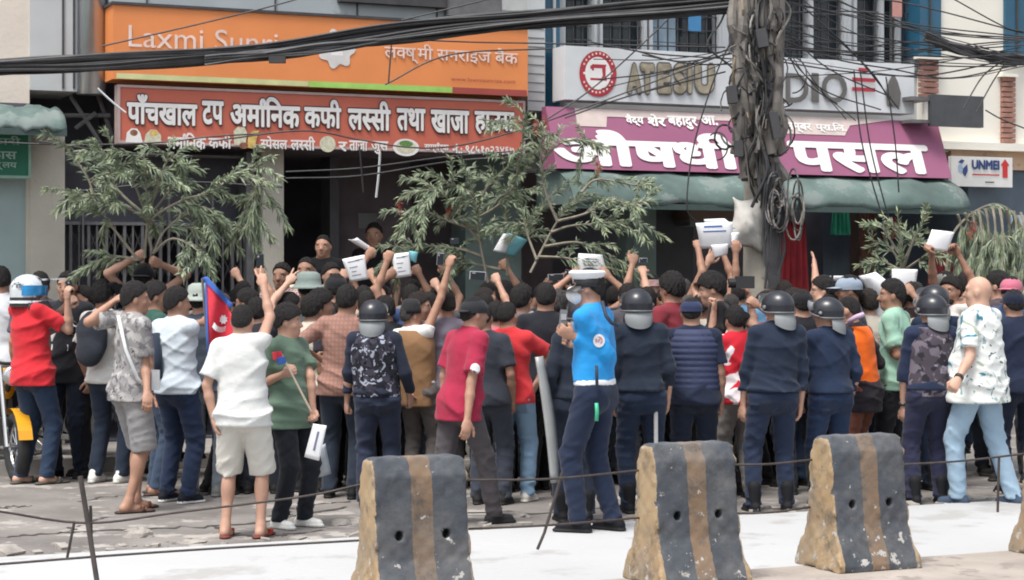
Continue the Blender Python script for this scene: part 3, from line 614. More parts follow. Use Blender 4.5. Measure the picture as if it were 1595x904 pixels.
for pts in ([(160, 72), (300, 40), (430, 8), (560, -30)], [(625, 32), (780, -6), (860, -30)], [(640, 62), (740, 66), (850, 68), (1130, 74)], [(605, 130), (610, 66)], [(600, 132), (700, 86), (860, 76)],
            [(0, 222), (120, 226), (250, 222), (330, 213), (420, 208)], [(330, 220), (470, 204), (560, 218), (640, 230), (720, 226), (830, 196), (960, 150), (1130, 84)], [(830, 200), (920, 140), (1010, 60), (1060, 10)],
            [(880, 184), (980, 150), (1130, 112)], [(920, 66), (1020, 84), (1140, 92)], [(985, 78), (1060, 96), (1140, 84)], [(1000, 86), (1080, 100), (1140, 100)],
            [(445, 268), (560, 262), (700, 244), (800, 236)], [(445, 278), (560, 274), (700, 252), (800, 244)], [(60, 220), (170, 236), (300, 244)], [(100, 300), (280, 284), (440, 292)],
            [(1212, 40), (1330, 72), (1440, 66), (1590, 96)], [(1212, 60), (1300, 92), (1390, 108), (1480, 122), (1590, 100)], [(1212, 20), (1360, 20), (1440, 48), (1595, 60)], [(1212, 0), (1380, 0), (1595, 52)],
            [(1212, 96), (1320, 112), (1440, 118), (1560, 96)], [(1230, 30), (1300, 60), (1360, 116), (1390, 166)], [(1250, 10), (1330, 84), (1400, 170)], [(1212, 76), (1400, 86), (1560, 92)], [(1470, -10), (1560, 40), (1595, 50)],
            [(1500, 170), (1530, 120), (1560, 96)], [(1520, 176), (1545, 130), (1566, 98)], [(1330, 110), (1342, 220), (1372, 330), (1392, 390)], [(1340, 112), (1356, 230), (1384, 340)], [(1380, 120), (1394, 220), (1400, 300)],
            [(1140, 60), (1110, 130), (1080, 230), (1070, 320), (1084, 346)], [(1535, 172), (1560, 186), (1595, 200)], [(560, 228), (566, 300)]):
    cable(wl, [P(x, y, 16.9 + .0012 * x + .3 * ((i * 7) % 3 - 1) * .1) for i, (x, y) in enumerate(pts)], .0075, group=wg)
rw = random.Random(21)
for i in range(24):
    if i < 15: a, b_ = (rw.uniform(1206, 1222), rw.uniform(-60, 130)), (rw.uniform(1540, 1640), rw.uniform(60, 104)); m_ = ((a[0] + b_[0]) / 2 + rw.uniform(-60, 60), (a[1] + b_[1]) / 2 + rw.uniform(4, 26))
    elif i < 20: a, b_ = (rw.uniform(1206, 1222), rw.uniform(0, 90)), (rw.uniform(1300, 1420), rw.uniform(150, 200)); m_ = ((a[0] + b_[0]) / 2 - 14, (a[1] + b_[1]) / 2 + rw.uniform(4, 22))
    else: a, b_ = (rw.uniform(1136, 1150), rw.uniform(70, 130)), (rw.uniform(860, 980), rw.uniform(60, 160)); m_ = ((a[0] + b_[0]) / 2, (a[1] + b_[1]) / 2 + rw.uniform(2, 14))
    cable(wl, [P(x, y, 17.0 + .0011 * x + .02 * (i % 5)) for x, y in (a, m_, b_)], rw.choice((.005, .007)), group=wg)
cable('pale drop wire hanging straight down below the red board', [P(592, 238, 18.9), P(590, 270, 18.9), P(586, 308, 18.9)], .012, m_grey)
cable('pale bent wire hanging in front of the dark recess near the silver column', [P(152, 138, 18), P(176, 160, 18), P(196, 176, 18)], .010, m_grey)
m_oin = mat('insulator', (.5, .5, .48), .4)
for y in (30, 66):
    pass

# ================================================================== BARRIERS, RODS AND WIRES
BARR = [(644, 949), (1069, 910), (1335, 887), (1666, 868)]
def poly_sdf(px_, pz_, pts):
    d = np.full(px_.shape, 1e9); s = np.ones(px_.shape); n = len(pts)
    for i in range(n):
        a, b_ = np.array(pts[i]), np.array(pts[i - 1]); ex, ez = b_ - a; wx, wz = px_ - a[0], pz_ - a[1]
        t = np.clip((wx * ex + wz * ez) / (ex * ex + ez * ez), 0, 1); bx_, bz_ = wx - ex * t, wz - ez * t; d = np.minimum(d, bx_ ** 2 + bz_ ** 2)
        c1 = pz_ >= a[1]; c2 = pz_ < b_[1]; c3 = ex * wz > ez * wx
        s = np.where((c1 & c2 & c3) | (~c1 & ~c2 & ~c3), -s, s)
    return s * np.sqrt(d)
def surfnet(D, org, h):
    """naive surface nets: vertices and quads of the zero level of D"""
    S = D < 0; sh = np.array(D.shape) - 1
    def sl(a, i, j, k): return a[i:i + sh[0], j:j + sh[1], k:k + sh[2]]
    cnt = np.zeros(sh, np.int8); corners = [(i, j, k) for i in (0, 1) for j in (0, 1) for k in (0, 1)]
    for c in corners: cnt += sl(S, *c)
    M = (cnt > 0) & (cnt < 8); I = np.argwhere(M); idx = np.full(sh, -1, np.int32); idx[M] = np.arange(len(I))
    V8 = np.stack([D[I[:, 0] + c[0], I[:, 1] + c[1], I[:, 2] + c[2]] for c in corners], 1); pos = np.zeros((len(I), 3)); num = np.zeros(len(I))
    for a in range(8):
        for b_ in range(a + 1, 8):
            ca, cb = np.array(corners[a]), np.array(corners[b_])
            if np.abs(ca - cb).sum() != 1: continue
            va, vb = V8[:, a], V8[:, b_]; x = (va < 0) != (vb < 0); t = np.where(x, va / np.where(x, va - vb, 1), 0)
            pos += np.where(x[:, None], ca + t[:, None] * (cb - ca), 0); num += x
    V = (I + pos / num[:, None]) * h + org; Q = []
    for ax in range(3):
        o1, o2 = [(1, 2), (2, 0), (0, 1)][ax]
        a = [slice(None)] * 3; b_ = [slice(None)] * 3; a[ax] = slice(0, -1); b_[ax] = slice(1, None)
        s0, s1 = S[tuple(a)], S[tuple(b_)]; E_ = np.argwhere(s0 != s1)
        E_ = E_[(E_[:, o1] > 0) & (E_[:, o2] > 0) & (E_[:, o1] < sh[o1]) & (E_[:, o2] < sh[o2]) & (E_[:, ax] < sh[ax])]
        q = []
        for d1, d2 in ((1, 1), (0, 1), (0, 0), (1, 0)):
            e = E_.copy(); e[:, o1] -= d1; e[:, o2] -= d2; q.append(idx[e[:, 0], e[:, 1], e[:, 2]])
        q = np.stack(q, 1); inside = s0[E_[:, 0], E_[:, 1], E_[:, 2]]; q[~inside] = q[~inside][:, ::-1]; Q.append(q)
    return V, np.concatenate(Q)
def barrier_mesh():
    h = .011; L, W, H = .27, .26, .77
    xs, ys, zs = np.arange(-L - .04, L + .04, h), np.arange(-W - .03, W + .03, h), np.arange(-.02, H + .04, h)
    X, Y, Z = np.meshgrid(xs, ys, zs, indexing='ij')
    prof = [(-.235, 0), (.235, 0), (.235, .035), (.150, .25), (.108, .66), (.06, .75), (-.06, .75), (-.108, .66), (-.150, .25), (-.235, .035)]
    Y2, Z2 = np.meshgrid(ys, zs, indexing='ij'); p2 = poly_sdf(Y2, Z2, prof)[None]
    # rounded shoulders along the length, slight flare of the foot
    flare = .03 * np.clip((.25 - Z) / .25, 0, 1); qx = np.abs(X) - (L - .02 + flare)
    rr_ = .10; zc = H - rr_; ex = np.maximum(np.abs(X) - (L - rr_), 0); ez = np.maximum(Z - zc, 0); corner = np.where((ex > 0) & (ez > 0), np.hypot(ex, ez) - rr_, -1)
    D = np.maximum(np.maximum(p2, qx), corner); k = .02
    nz = lambda a, b_, c, s: np.sin(X * a + s) * np.sin(Y * b_ + 2 * s) * np.sin(Z * c + 3 * s)
    D += .004 * nz(23, 31, 19, 1) + .003 * nz(61, 57, 66, 2)
    edge = np.exp(-(np.maximum(0, np.abs(qx)) / .03) ** 2) * np.exp(-(np.abs(np.broadcast_to(p2, D.shape)) / .035) ** 2); D += edge * .0045 * (np.sin(Z * 61 + 2 + 3 * np.sin(Y * 17)) * np.sin(Z * 23 + X * 9) + np.sin(Z * 9 + Y * 31) * .7 + .35)
    for sx in (-.125, .125): D = np.maximum(D, -np.maximum(np.hypot(X - sx, Z - .36) - .022, np.abs(Y) - .4) if False else -(np.where(Y < -.05, np.hypot(X - sx, (Z - .37) * .8) - .021, 1)))
    return surfnet(D, np.array((xs[0], ys[0], zs[0])), h)
def barrier_mat():
    m = bpy.data.materials.new('barrier_paint'); m.use_nodes = True; n = m.node_tree.nodes; l = m.node_tree.links; b_ = n['Principled BSDF']; tc = n.new('ShaderNodeTexCoord'); oi = n.new('ShaderNodeObjectInfo')
    sp = n.new('ShaderNodeSeparateXYZ'); l.new(tc.outputs['Object'], sp.inputs[0])
    def math_(op, a, b__=None):
        q = n.new('ShaderNodeMath'); q.operation = op
        for i, v in enumerate((a, b__)):
            if v is None: continue
            if isinstance(v, (int, float)): q.inputs[i].default_value = v
            else: l.new(v, q.inputs[i])
        return q.outputs[0]
    def noise(s, d=6, rough=.6):
        mp = n.new('ShaderNodeVectorMath'); mp.operation = 'ADD'; l.new(tc.outputs['Object'], mp.inputs[0]); sc = n.new('ShaderNodeVectorMath'); sc.operation = 'SCALE'; cb = n.new('ShaderNodeCombineXYZ')
        l.new(oi.outputs['Random'], cb.inputs[0]); l.new(oi.outputs['Random'], cb.inputs[2]); l.new(cb.outputs[0], sc.inputs[0]); sc.inputs['Scale'].default_value = 40; l.new(sc.outputs[0], mp.inputs[1])
        z = n.new('ShaderNodeTexNoise'); z.inputs['Scale'].default_value = s; z.inputs['Detail'].default_value = d; z.inputs['Roughness'].default_value = rough; l.new(mp.outputs[0], z.inputs['Vector']); return z.outputs['Fac']
    def mix(f, a, b__):
        x = n.new('ShaderNodeMixRGB'); l.new(f, x.inputs[0])
        for i, v in ((1, a), (2, b__)):
            if isinstance(v, tuple): x.inputs[i].default_value = (*v, 1)
            else: l.new(v, x.inputs[i])
        return x.outputs[0]
    def ramp(f, a, b__, c0=0., c1=1.):
        r = n.new('ShaderNodeMapRange'); l.new(f, r.inputs[0]); r.inputs[1].default_value = a; r.inputs[2].default_value = b__; r.inputs[3].default_value = c0; r.inputs[4].default_value = c1; return r.outputs[0]
    X, Z = sp.outputs['X'], sp.outputs['Z']; wob = math_('MULTIPLY', math_('SUBTRACT', noise(30), .5), .02)
    stripe = math_('LESS_THAN', math_('ABSOLUTE', math_('ADD', X, wob)), .056)
    end = math_('GREATER_THAN', math_('ABSOLUTE', math_('ADD', X, wob)), .243)
    navy = mix(ramp(noise(3), .35, .7), (.048, .055, .068), (.078, .090, .106)); tan = mix(ramp(noise(5), .3, .7), (.17, .11, .065), (.22, .15, .10)); tan2 = mix(ramp(noise(4), .3, .7), (.33, .22, .115), (.40, .30, .18))
    c = mix(end, mix(stripe, navy, tan), tan2)
    dust = ramp(noise(3.2, 9, .7), .44, .70, 0, .7); c = mix(dust, c, (.17, .165, .16)); grime = ramp(noise(6, 9, .75), .52, .66, 0, .75); c = mix(grime, c, (.05, .05, .052))
    low = math_('MULTIPLY', ramp(Z, .0, .34, .085, .0), 1.0)      # paint is knocked off near the foot
    chips = math_('GREATER_THAN', math_('ADD', noise(17, 7, .62), low), .668); c = mix(chips, c, (.40, .39, .37))
    chips2 = math_('GREATER_THAN', math_('ADD', noise(7, 8, .7), low), .70); c = mix(chips2, c, (.33, .31, .28))
    l.new(c, b_.inputs['Base Color']); b_.inputs['Roughness'].default_value = .75
    bp = n.new('ShaderNodeBump'); bp.inputs['Strength'].default_value = .35; bp.inputs['Distance'].default_value = .01; l.new(noise(35), bp.inputs['Height']); l.new(bp.outputs[0], b_.inputs['Normal'])
    return m
Vb, Qb = barrier_mesh(); bme = raw_mesh('road_barrier', Vb, Qb, True, [barrier_mat()])
BA = math.atan2(kd[1], kd[0]); BPOS = []
for (x, y), lab in zip(BARR, ('dark concrete road barrier at the bottom centre, nearest to the camera', 'dark concrete road barrier right of the traffic officer', 'dark concrete road barrier standing below the orange vest man', 'dark concrete road barrier cut off by the right picture edge')):
    o = bpy.data.objects.new('road_barrier', bme); COL.objects.link(o); c = G(x, y - 6, .1); o.location = c; o.rotation_euler = (0, 0, BA + random.uniform(-.03, .03)); tag(o, lab, 'barrier', 'painted concrete barriers along the median'); BPOS.append(c)
m_rod = mat('rusty_rod', (.055, .045, .042), .7, .3, 20)
def wire(label, pts, r=.0065, name='wire'): b_ = MB(); b_.tube(spline(pts, 8), r, 6); return tag(b_.build(name, m_rod), label, 'wire', 'wires strung between the barriers')
YB = [c[1] for c in BPOS]
y0 = YB[0] + .15
wire('upper wire from the left edge sagging past the rod to the nearest barrier', [P(-60, 790, y0 - .9), P(0, 797, y0 - .7), P(137, 815, y0 - .5), P(280, 798, y0 - .3), P(470, 774, y0 - .1), P(562, 755, y0)])
wire('lower wire from the left edge to the nearest barrier', [P(-60, 882, y0 - .9), P(0, 879, y0 - .7), P(140, 868, y0 - .5), P(330, 855, y0 - .2), P(560, 842, y0)])
wire('upper wire between the nearest barrier and the second barrier', [P(726, 748, y0), P(860, 746, y0 + .2), P(1004, 732, YB[1])])
wire('lower wire between the nearest barrier and the second barrier', [P(730, 824, y0), P(860, 818, y0 + .2), P(1004, 806, YB[1])])
wire('upper wire between the second barrier and the third barrier', [P(1142, 724, YB[1]), P(1200, 723, YB[1] + .1), P(1268, 716, YB[2])])
wire('lower wire between the second barrier and the third barrier', [P(1144, 800, YB[1]), P(1205, 798, YB[1] + .1), P(1262, 790, YB[2])])
wire('wire from the third barrier to the right picture edge', [P(1402, 724, YB[2]), P(1500, 718, YB[2] + .2), P(1620, 704, YB[3])])
def rod(label, pts, r=.011): b_ = MB(); b_.tube(pts, r, 8); return tag(b_.build('steel_rod', m_rod), label, 'rod')
rod('leaning dark steel rod standing in the white lane at the left', [P(125, 742, y0 - .5), P(137, 815, y0 - .5), P(152, 912, y0 - .55)], .013)
rod('thin upright steel rod tied beside the leaning rod', [P(141, 788, y0 - .45), P(143, 868, y0 - .48)], .008)
rod('short thin steel rod slanting left of the leaning rod', [P(116, 812, y0 - .5), P(104, 872, y0 - .5)], .007)
rod('thin bent steel rod left of the traffic officer boots', [P(876, 736, 11.2), P(866, 770, 11.2), P(848, 830, 11.2), P(837, 856, 11.2)], .009)
rod('thin upright steel rod in front of the floral shirt man', [P(1556, 712, YB[2] + .4), P(1554, 798, YB[2] + .4)], .008)

# ================================================================== MOTORCYCLES
m_yel = mat('yellow_paint', (.75, .36, .02), .3, .05, 3); m_tyre = mat('black_rubber', (.022, .022, .024), .85, .2, 10); m_chr = mat('bright_metal', (.55, .55, .55), .25, .1, 5, metal=.9); m_seat = mat('black_vinyl', (.025, .025, .028), .5)
def torus(b_, c, R_, r, n=26, k=8):
    V = []; 
    for i in range(n):
        a = i / n * 2 * math.pi
        for j in range(k):
            q = j / k * 2 * math.pi; V.append((c[0] + (R_ + r * math.cos(q)) * math.cos(a), c[1] + r * math.sin(q), c[2] + (R_ + r * math.cos(q)) * math.sin(a)))
    b_.add(V, [(i * k + j, ((i + 1) % n) * k + j, ((i + 1) % n) * k + (j + 1) % k, i * k + (j + 1) % k) for i in range(n) for j in range(k)])
def motorcycle(loc, rz, label, body):
    root = empty('motorcycle', (0, 0, 0), label=label, cat='motorcycle', group='yellow motorcycles behind the people at the left'); ORG[root.name] = (0, 0, 0)
    for x in (-.66, .66):
        t = MB(); torus(t, (x, 0, .30), .25, .055); wh = t.build('wheel', m_tyre, root, smooth=True)
        t = MB(); torus(t, (x, 0, .30), .19, .018, 24, 6)
        for k in range(10): a = k / 10 * 6.283; t.tube([(x, 0, .30), (x + .19 * math.cos(a), 0, .30 + .19 * math.sin(a))], .006, 4)
        t.tube([(x, -.06, .3), (x, .06, .3)], .04, 10); t.build('rim', m_chr, wh)
    t = MB(); t.tube(spline([(-.62, 0, .62), (-.3, 0, .70), (.05, 0, .78), (.40, 0, .88)], 6), .03, 8); t.tube([(.42, 0, .9), (.0, 0, .34)], .028, 8); t.tube([(-.30, 0, .7), (-.28, 0, .34), (.02, 0, .32)], .025, 8); t.build('frame', m_seat, root)
    t = MB(); t.box((-.02, 0, .44), (.17, .12, .13), Matrix.Rotation(.3, 3, 'Y')); t.box((.05, 0, .58), (.08, .09, .10)); t.build('engine', m_rail, root)
    t = MB(); V = []; pr = [(-.22, .05, .76), (-.12, .11, .86), (.05, .145, .93), (.22, .13, .95), (.34, .06, .90)]
    for (x, w_, z) in pr: V += [(x, w_ * math.cos(a), z - .10 + .11 * math.sin(a)) for a in np.linspace(0, 2 * math.pi, 14, endpoint=False)]
    t.add(V, [(i * 14 + j, i * 14 + (j + 1) % 14, (i + 1) * 14 + (j + 1) % 14, (i + 1) * 14 + j) for i in range(4) for j in range(14)] + [tuple(range(14)), tuple(range(56, 70))]); t.build('fuel_tank', body, root, smooth=True)
    t = MB(); t.tube(spline([(-.75, 0, .90), (-.5, 0, .84), (-.2, 0, .79)], 6), np.linspace(.07, .11, 13), 10); t.build('seat', m_seat, root, smooth=True)
    t = MB(); t.box((-.52, 0, .72), (.2, .10, .06), Matrix.Rotation(.18, 3, 'Y')); t.build('tail_panel', body, root)
    t = MB(); t.tube([(.40, .08, .98), (.66, .08, .30)], .022, 8); t.tube([(.40, -.08, .98), (.66, -.08, .30)], .022, 8); t.build('fork', m_chr, root)
    t = MB(); t.tube(spline([(.30, -.38, 1.06), (.36, -.15, 1.02), (.38, 0, 1.0), (.36, .15, 1.02), (.30, .38, 1.06)], 5), .014, 8); hb = t.build('handlebar', m_seat, root)
    for s in (-1, 1):
        t = MB(); t.tube([(.32, .3 * s, 1.05), (.30, .34 * s, 1.22)], .007, 5); t.lathe([(.0, -.012), (.055, -.01), (.06, .01), (.0, .014)], (.30, .36 * s, 1.25), 14, Matrix.Rotation(R(90), 3, 'Y')); t.build('mirror', m_chr, hb)
    t = MB(); t.lathe([(.03, -.08), (.085, -.02), (.09, .02), (.07, .035), (.0, .045)], (.52, 0, .90), 16, Matrix.Rotation(R(90), 3, 'Y')); t.build('headlight', m_chr, root, smooth=True)
    t = MB(); V = [(.66 + .33 * math.cos(a), y, .30 + .33 * math.sin(a)) for a in np.linspace(.25, 2.2, 9) for y in (-.06, .06)]; t.add(V, [(2 * i, 2 * i + 1, 2 * i + 3, 2 * i + 2) for i in range(8)]); t.build('mudguard', body, root)
    t = MB(); t.tube([(.05, -.13, .32), (-.3, -.15, .30), (-.85, -.16, .40)], [.025, .03, .05], 8); t.build('exhaust', m_chr, root)
    root.location = loc; root.rotation_euler = (0, 0, rz); return root
c = G(-2, 740); motorcycle(c, R(-62), 'yellow motorcycle at the left picture edge beside the red shirt man', m_yel)
c = G(140, 733); motorcycle(c, R(-25), 'yellow motorcycle seen between the legs behind the black shirt man', m_yel)

# ================================================================== TREE BRANCHES HELD BY THE CROWD
m_leafs = [mat('leaf_light', (.25, .30, .19), .7, .35, 9), mat('leaf_dark', (.13, .175, .11), .7, .35, 9), mat('leaf_grey', (.27, .31, .235), .7, .3, 9), mat('leaf_tip', (.29, .33, .19), .7, .3, 9)]
m_bark = mat('pale_bark', (.22, .20, .155), .9, .25, 15); m_bloom = mat('red_bloom', (.30, .06, .035), .8, .4, 20)
def leaf(mb, p, d, L, w_, droop, rs):
    d = d / (np.linalg.norm(d) + 1e-9); side = np.cross(d, (rs.uniform(-.5, .5), rs.uniform(-1, -.2), rs.uniform(-.3, .9))); side /= np.linalg.norm(side) + 1e-9
    m1 = p + d * L * .5 - np.array((0, 0, droop * L * .12)); e = p + d * L - np.array((0, 0, droop * L * .5))
    mb.add([p, m1 + side * w_, m1 - side * w_, e], [(0, 1, 3, 2)])
def branch(label, paths, Y, seed, dens=60, L=.10, w_=.0075, droop=.5, twigs=5, tl=.35, blooms=(), spread=1.0, tips=.3, hang=0.0, bare=.12):
    rs = random.Random(seed); st = MB(); lv = MB(); bls = []
    for pts in paths:
        dz = rs.uniform(-.25, .25); W = spline([P(x, y, Y + dz * (i / max(1, len(pts) - 1))) for i, (x, y) in enumerate(pts)], 8)
        n = len(W); st.tube(W, np.linspace(.014, .004, n), 5)
        seg = [(W, 0)]; T = len(W)
        for k in range(twigs):
            i = rs.randint(int(T * .3), T - 2); t = W[i + 1] - W[i]; t /= np.linalg.norm(t); d = t * .7 + np.array((rs.gauss(0, .75), rs.gauss(0, .6), rs.gauss(.15, .6) - hang)) * spread; d /= np.linalg.norm(d)
            l_ = tl * rs.uniform(.5, 1.15); q = [W[i] + d * l_ * u - np.array((0, 0, (droop * .55 + hang) * l_ * u * u)) for u in np.linspace(0, 1, 8)]; st.tube(q, np.linspace(.005, .002, 8), 4); seg.append((np.array(q), 1))
        for W2, kind in seg:
            ln = np.linalg.norm(np.diff(W2, axis=0), axis=1).sum(); cnt = int(dens * ln * (1.25 if kind else .8))
            for k in range(cnt):
                u = rs.uniform(.05 if kind else .35, 1) * (len(W2) - 1); i = min(int(u), len(W2) - 2); p = W2[i] + (W2[i + 1] - W2[i]) * (u - i); t = W2[i + 1] - W2[i]; t /= np.linalg.norm(t) + 1e-9
                r = np.array((rs.gauss(0, 1), rs.gauss(0, 1), rs.gauss(0, 1))); r -= t * np.dot(r, t); r /= np.linalg.norm(r) + 1e-9
                lv.cur = (3 if rs.random() < tips and u > .7 * len(W2) else rs.choice((0, 0, 1, 1, 2)))
                leaf(lv, p, t * rs.uniform(.55, 1.0) + r * rs.uniform(.35, .8) - np.array((0, 0, hang)), L * rs.uniform(.6, 1.2), w_ * rs.uniform(.7, 1.3), droop, rs)
    for (x, y) in blooms:
        bl_ = MB(); bls.append(bl_); c_ = P(x, y, Y - .05)
        for k in range(36): d = np.array((rs.gauss(0, 1), rs.gauss(0, 1), rs.gauss(0, 1))); d /= np.linalg.norm(d); leaf(bl_, c_ + np.array((0, 0, rs.uniform(-.05, .05))), d, .045, .003, .2, rs)
    o = st.build('tree_branch', m_bark, loc=P(*paths[0][0], Y)); tag(o, label, 'tree branch', 'leafy branches held up by the crowd')
    lv.build('leaves', m_leafs, o)
    for bl_ in bls: bl_.build('bloom', m_bloom, o)
    return o
branch('wide fan of green leafy branches held up before the steel gate', [[(225, 402), (229, 345), (228, 300), (224, 232)], [(215, 405), (178, 358), (148, 318), (112, 302)], [(229, 342), (200, 325), (165, 318), (138, 300)], [(229, 338), (185, 298), (165, 262), (158, 246)],
       [(148, 318), (140, 285), (122, 255), (98, 226)], [(230, 340), (246, 290), (262, 250), (284, 246)], [(232, 338), (262, 300), (290, 262)], [(236, 390), (233, 346), (285, 312), (330, 300), (372, 274), (428, 288)], [(330, 300), (372, 270), (402, 264), (392, 340)], [(372, 274), (398, 300), (378, 366)],
       [(240, 392), (258, 358), (300, 330), (326, 338)], [(238, 395), (270, 372), (310, 392), (316, 402)], [(215, 405), (180, 400), (150, 410)], [(285, 312), (318, 326), (348, 352)], [(229, 338), (210, 290), (190, 262), (178, 240)]], 16.25, 1, dens=150, L=.085, w_=.0068, twigs=7, tl=.36, droop=.6)
branch('pale stemmed branch with long sprays rising right of the red board', [[(826, 425), (868, 345), (905, 300), (936, 262)], [(868, 345), (915, 332), (950, 312), (1002, 326)], [(848, 384), (900, 378), (945, 396), (982, 418)], [(905, 300), (930, 280), (985, 288), (1012, 292)], [(868, 345), (850, 300), (842, 250), (846, 196)],
       [(858, 362), (890, 352), (940, 348), (985, 342)], [(840, 400), (880, 402), (930, 412)], [(846, 250), (870, 225), (905, 218), (948, 232)], [(836, 405), (820, 360), (812, 320)]], 16.6, 2, dens=120, L=.08, w_=.0062, twigs=6, tl=.34, blooms=((835, 196), (850, 188), (932, 262)), tips=.35)
branch('dense dark green branch in the centre under the right end of the red board', [[(760, 440), (748, 380), (742, 330), (735, 292)], [(748, 380), (715, 335), (680, 296), (624, 306)], [(745, 360), (700, 345), (660, 330), (634, 346)], [(752, 400), (715, 388), (668, 384), (622, 388)], [(742, 330), (760, 290), (790, 262), (800, 240)], [(744, 340), (778, 318), (806, 282), (822, 250)],
       [(790, 430), (790, 370), (786, 320), (772, 280)], [(790, 400), (812, 360), (838, 330)], [(735, 300), (712, 292), (690, 284)], [(800, 300), (812, 240), (816, 200), (822, 176)], [(780, 420), (730, 410), (690, 404)]], 16.9, 3, dens=140, L=.08, w_=.0062, twigs=7, tl=.36, blooms=((622, 322), (700, 326)), tips=.2)
branch('small spiky yellow green branch held low under the awning at the right', [[(1412, 436), (1404, 400), (1398, 330)], [(1408, 420), (1385, 385), (1352, 372)], [(1408, 415), (1425, 370), (1446, 330)], [(1406, 405), (1378, 360), (1366, 350)], [(1410, 420), (1440, 400), (1456, 396)], [(1408, 424), (1376, 408), (1360, 410)], [(1408, 410), (1420, 380), (1432, 372)]], 17.3, 4, dens=110, L=.075, w_=.0065, twigs=5, tl=.2, droop=.15, tips=.8)
branch('arching branch with long hanging grey green strands at the right edge', [[(1474, 425), (1482, 370), (1510, 336), (1548, 318), (1578, 330), (1590, 350)]] + [[(x, 322 + abs(x - 1548) * .22), (x + 4, 350), (x + 6, 395), (x + random.uniform(-4, 10), 452)] for x in (1492, 1503, 1514, 1524, 1535, 1546, 1557, 1568, 1579, 1590, 1600)], 17.6, 5, dens=140, L=.085, w_=.005, twigs=6, tl=.3, droop=1.0, hang=.6, tips=.25, blooms=((1512, 362), (1516, 352)))
# ================================================================== PEOPLE: distance fields meshed with surface nets
A3 = lambda *v: np.array(v, float)
class Field:
    def __init__(s): s.p = []; s.sub = []; s.cut = []
    def cone(s, a, b, ra, rb, n=None, f=1.0, k=.03, cuts=()): s.p.append(('c', np.asarray(a, float), np.asarray(b, float), ra, rb, n, f, k, cuts)); return s
    def ell(s, c, r, M=None, k=.03, cuts=()): s.p.append(('e', np.asarray(c, float), np.asarray(r, float), M, None, None, 1, k, cuts)); return s
    def bounds(s):
        lo = np.full(3, 9.); hi = np.full(3, -9.)
        for q in s.p:
            if q[0] == 'c':
                r = max(q[3], q[4]); lo = np.minimum(lo, np.minimum(q[1], q[2]) - r); hi = np.maximum(hi, np.maximum(q[1], q[2]) + r)
            else:
                r = q[2] if q[3] is None else np.full(3, q[2].max()); lo = np.minimum(lo, q[1] - r); hi = np.maximum(hi, q[1] + r)
        return lo, hi
    def mesh(s, h, disp=None):
        lo, hi = s.bounds(); pad = .03 + 2 * h; lo = lo - pad; hi = hi + pad
        n = np.ceil((hi - lo) / h).astype(int) + 1; ax = [(lo[i] + h * np.arange(n[i])).astype(np.float32) for i in range(3)]
        D = np.full(n, 1.0, np.float32)
        for q in s.p:
            k = q[7]
            if q[0] == 'c': r = max(q[3], q[4]); l2 = np.minimum(q[1], q[2]) - r; h2 = np.maximum(q[1], q[2]) + r
            else: r = q[2] if q[3] is None else np.full(3, q[2].max()); l2 = q[1] - r; h2 = q[1] + r
            i0 = np.maximum(0, np.floor((l2 - k - 2 * h - lo) / h).astype(int)); i1 = np.minimum(n, np.ceil((h2 + k + 2 * h - lo) / h).astype(int) + 1)
            if (i1 <= i0).any(): continue
            X = ax[0][i0[0]:i1[0], None, None]; Y = ax[1][None, i0[1]:i1[1], None]; Z = ax[2][None, None, i0[2]:i1[2]]
            if q[0] == 'c':
                a, b = q[1], q[2]; ba = b - a; L2 = float(ba @ ba) + 1e-12; x, y, z = X - a[0], Y - a[1], Z - a[2]
                t = np.clip((x * ba[0] + y * ba[1] + z * ba[2]) / L2, 0, 1); x, y, z = x - t * ba[0], y - t * ba[1], z - t * ba[2]
                if q[5] is not None:
                    nn = q[5]; dn = x * nn[0] + y * nn[1] + z * nn[2]; e = dn * (q[6] - 1); x, y, z = x + e * nn[0], y + e * nn[1], z + e * nn[2]
                d = np.sqrt(x * x + y * y + z * z) - (q[3] + (q[4] - q[3]) * t)
                if q[6] > 1: d = d / (1 + (q[6] - 1) * .5)
            else:
                x, y, z = X - q[1][0], Y - q[1][1], Z - q[1][2]
                if q[3] is not None: M = q[3]; x, y, z = x * M[0, 0] + y * M[1, 0] + z * M[2, 0], x * M[0, 1] + y * M[1, 1] + z * M[2, 1], x * M[0, 2] + y * M[1, 2] + z * M[2, 2]
                r = q[2]; k0 = np.sqrt((x / r[0]) ** 2 + (y / r[1]) ** 2 + (z / r[2]) ** 2); k1 = np.sqrt((x / r[0] ** 2) ** 2 + (y / r[1] ** 2) ** 2 + (z / r[2] ** 2) ** 2) + 1e-9
                d = k0 * (k0 - 1) / k1
            for (p0, nn) in q[8]: d = np.maximum(d, (X - p0[0]) * nn[0] + (Y - p0[1]) * nn[1] + (Z - p0[2]) * nn[2])
            S = D[i0[0]:i1[0], i0[1]:i1[1], i0[2]:i1[2]]; hh = np.clip(.5 + .5 * (S - d) / k, 0, 1)
            D[i0[0]:i1[0], i0[1]:i1[1], i0[2]:i1[2]] = S * (1 - hh) + d * hh - k * hh * (1 - hh)
        X = ax[0][:, None, None]; Y = ax[1][None, :, None]; Z = ax[2][None, None, :]
        if disp is not None: D += disp(X, Y, Z)
        for (c, r) in s.sub:
            x, y, z = X - c[0], Y - c[1], Z - c[2]; k0 = np.sqrt((x / r[0]) ** 2 + (y / r[1]) ** 2 + (z / r[2]) ** 2); D = np.maximum(D, -(k0 - 1) * min(r))
        for (p0, nn) in s.cut: D = np.maximum(D, (X - p0[0]) * nn[0] + (Y - p0[1]) * nn[1] + (Z - p0[2]) * nn[2])
        D[0] = D[-1] = 1; D[:, 0] = D[:, -1] = 1; D[:, :, 0] = D[:, :, -1] = 1
        return surfnet(D, lo, h)
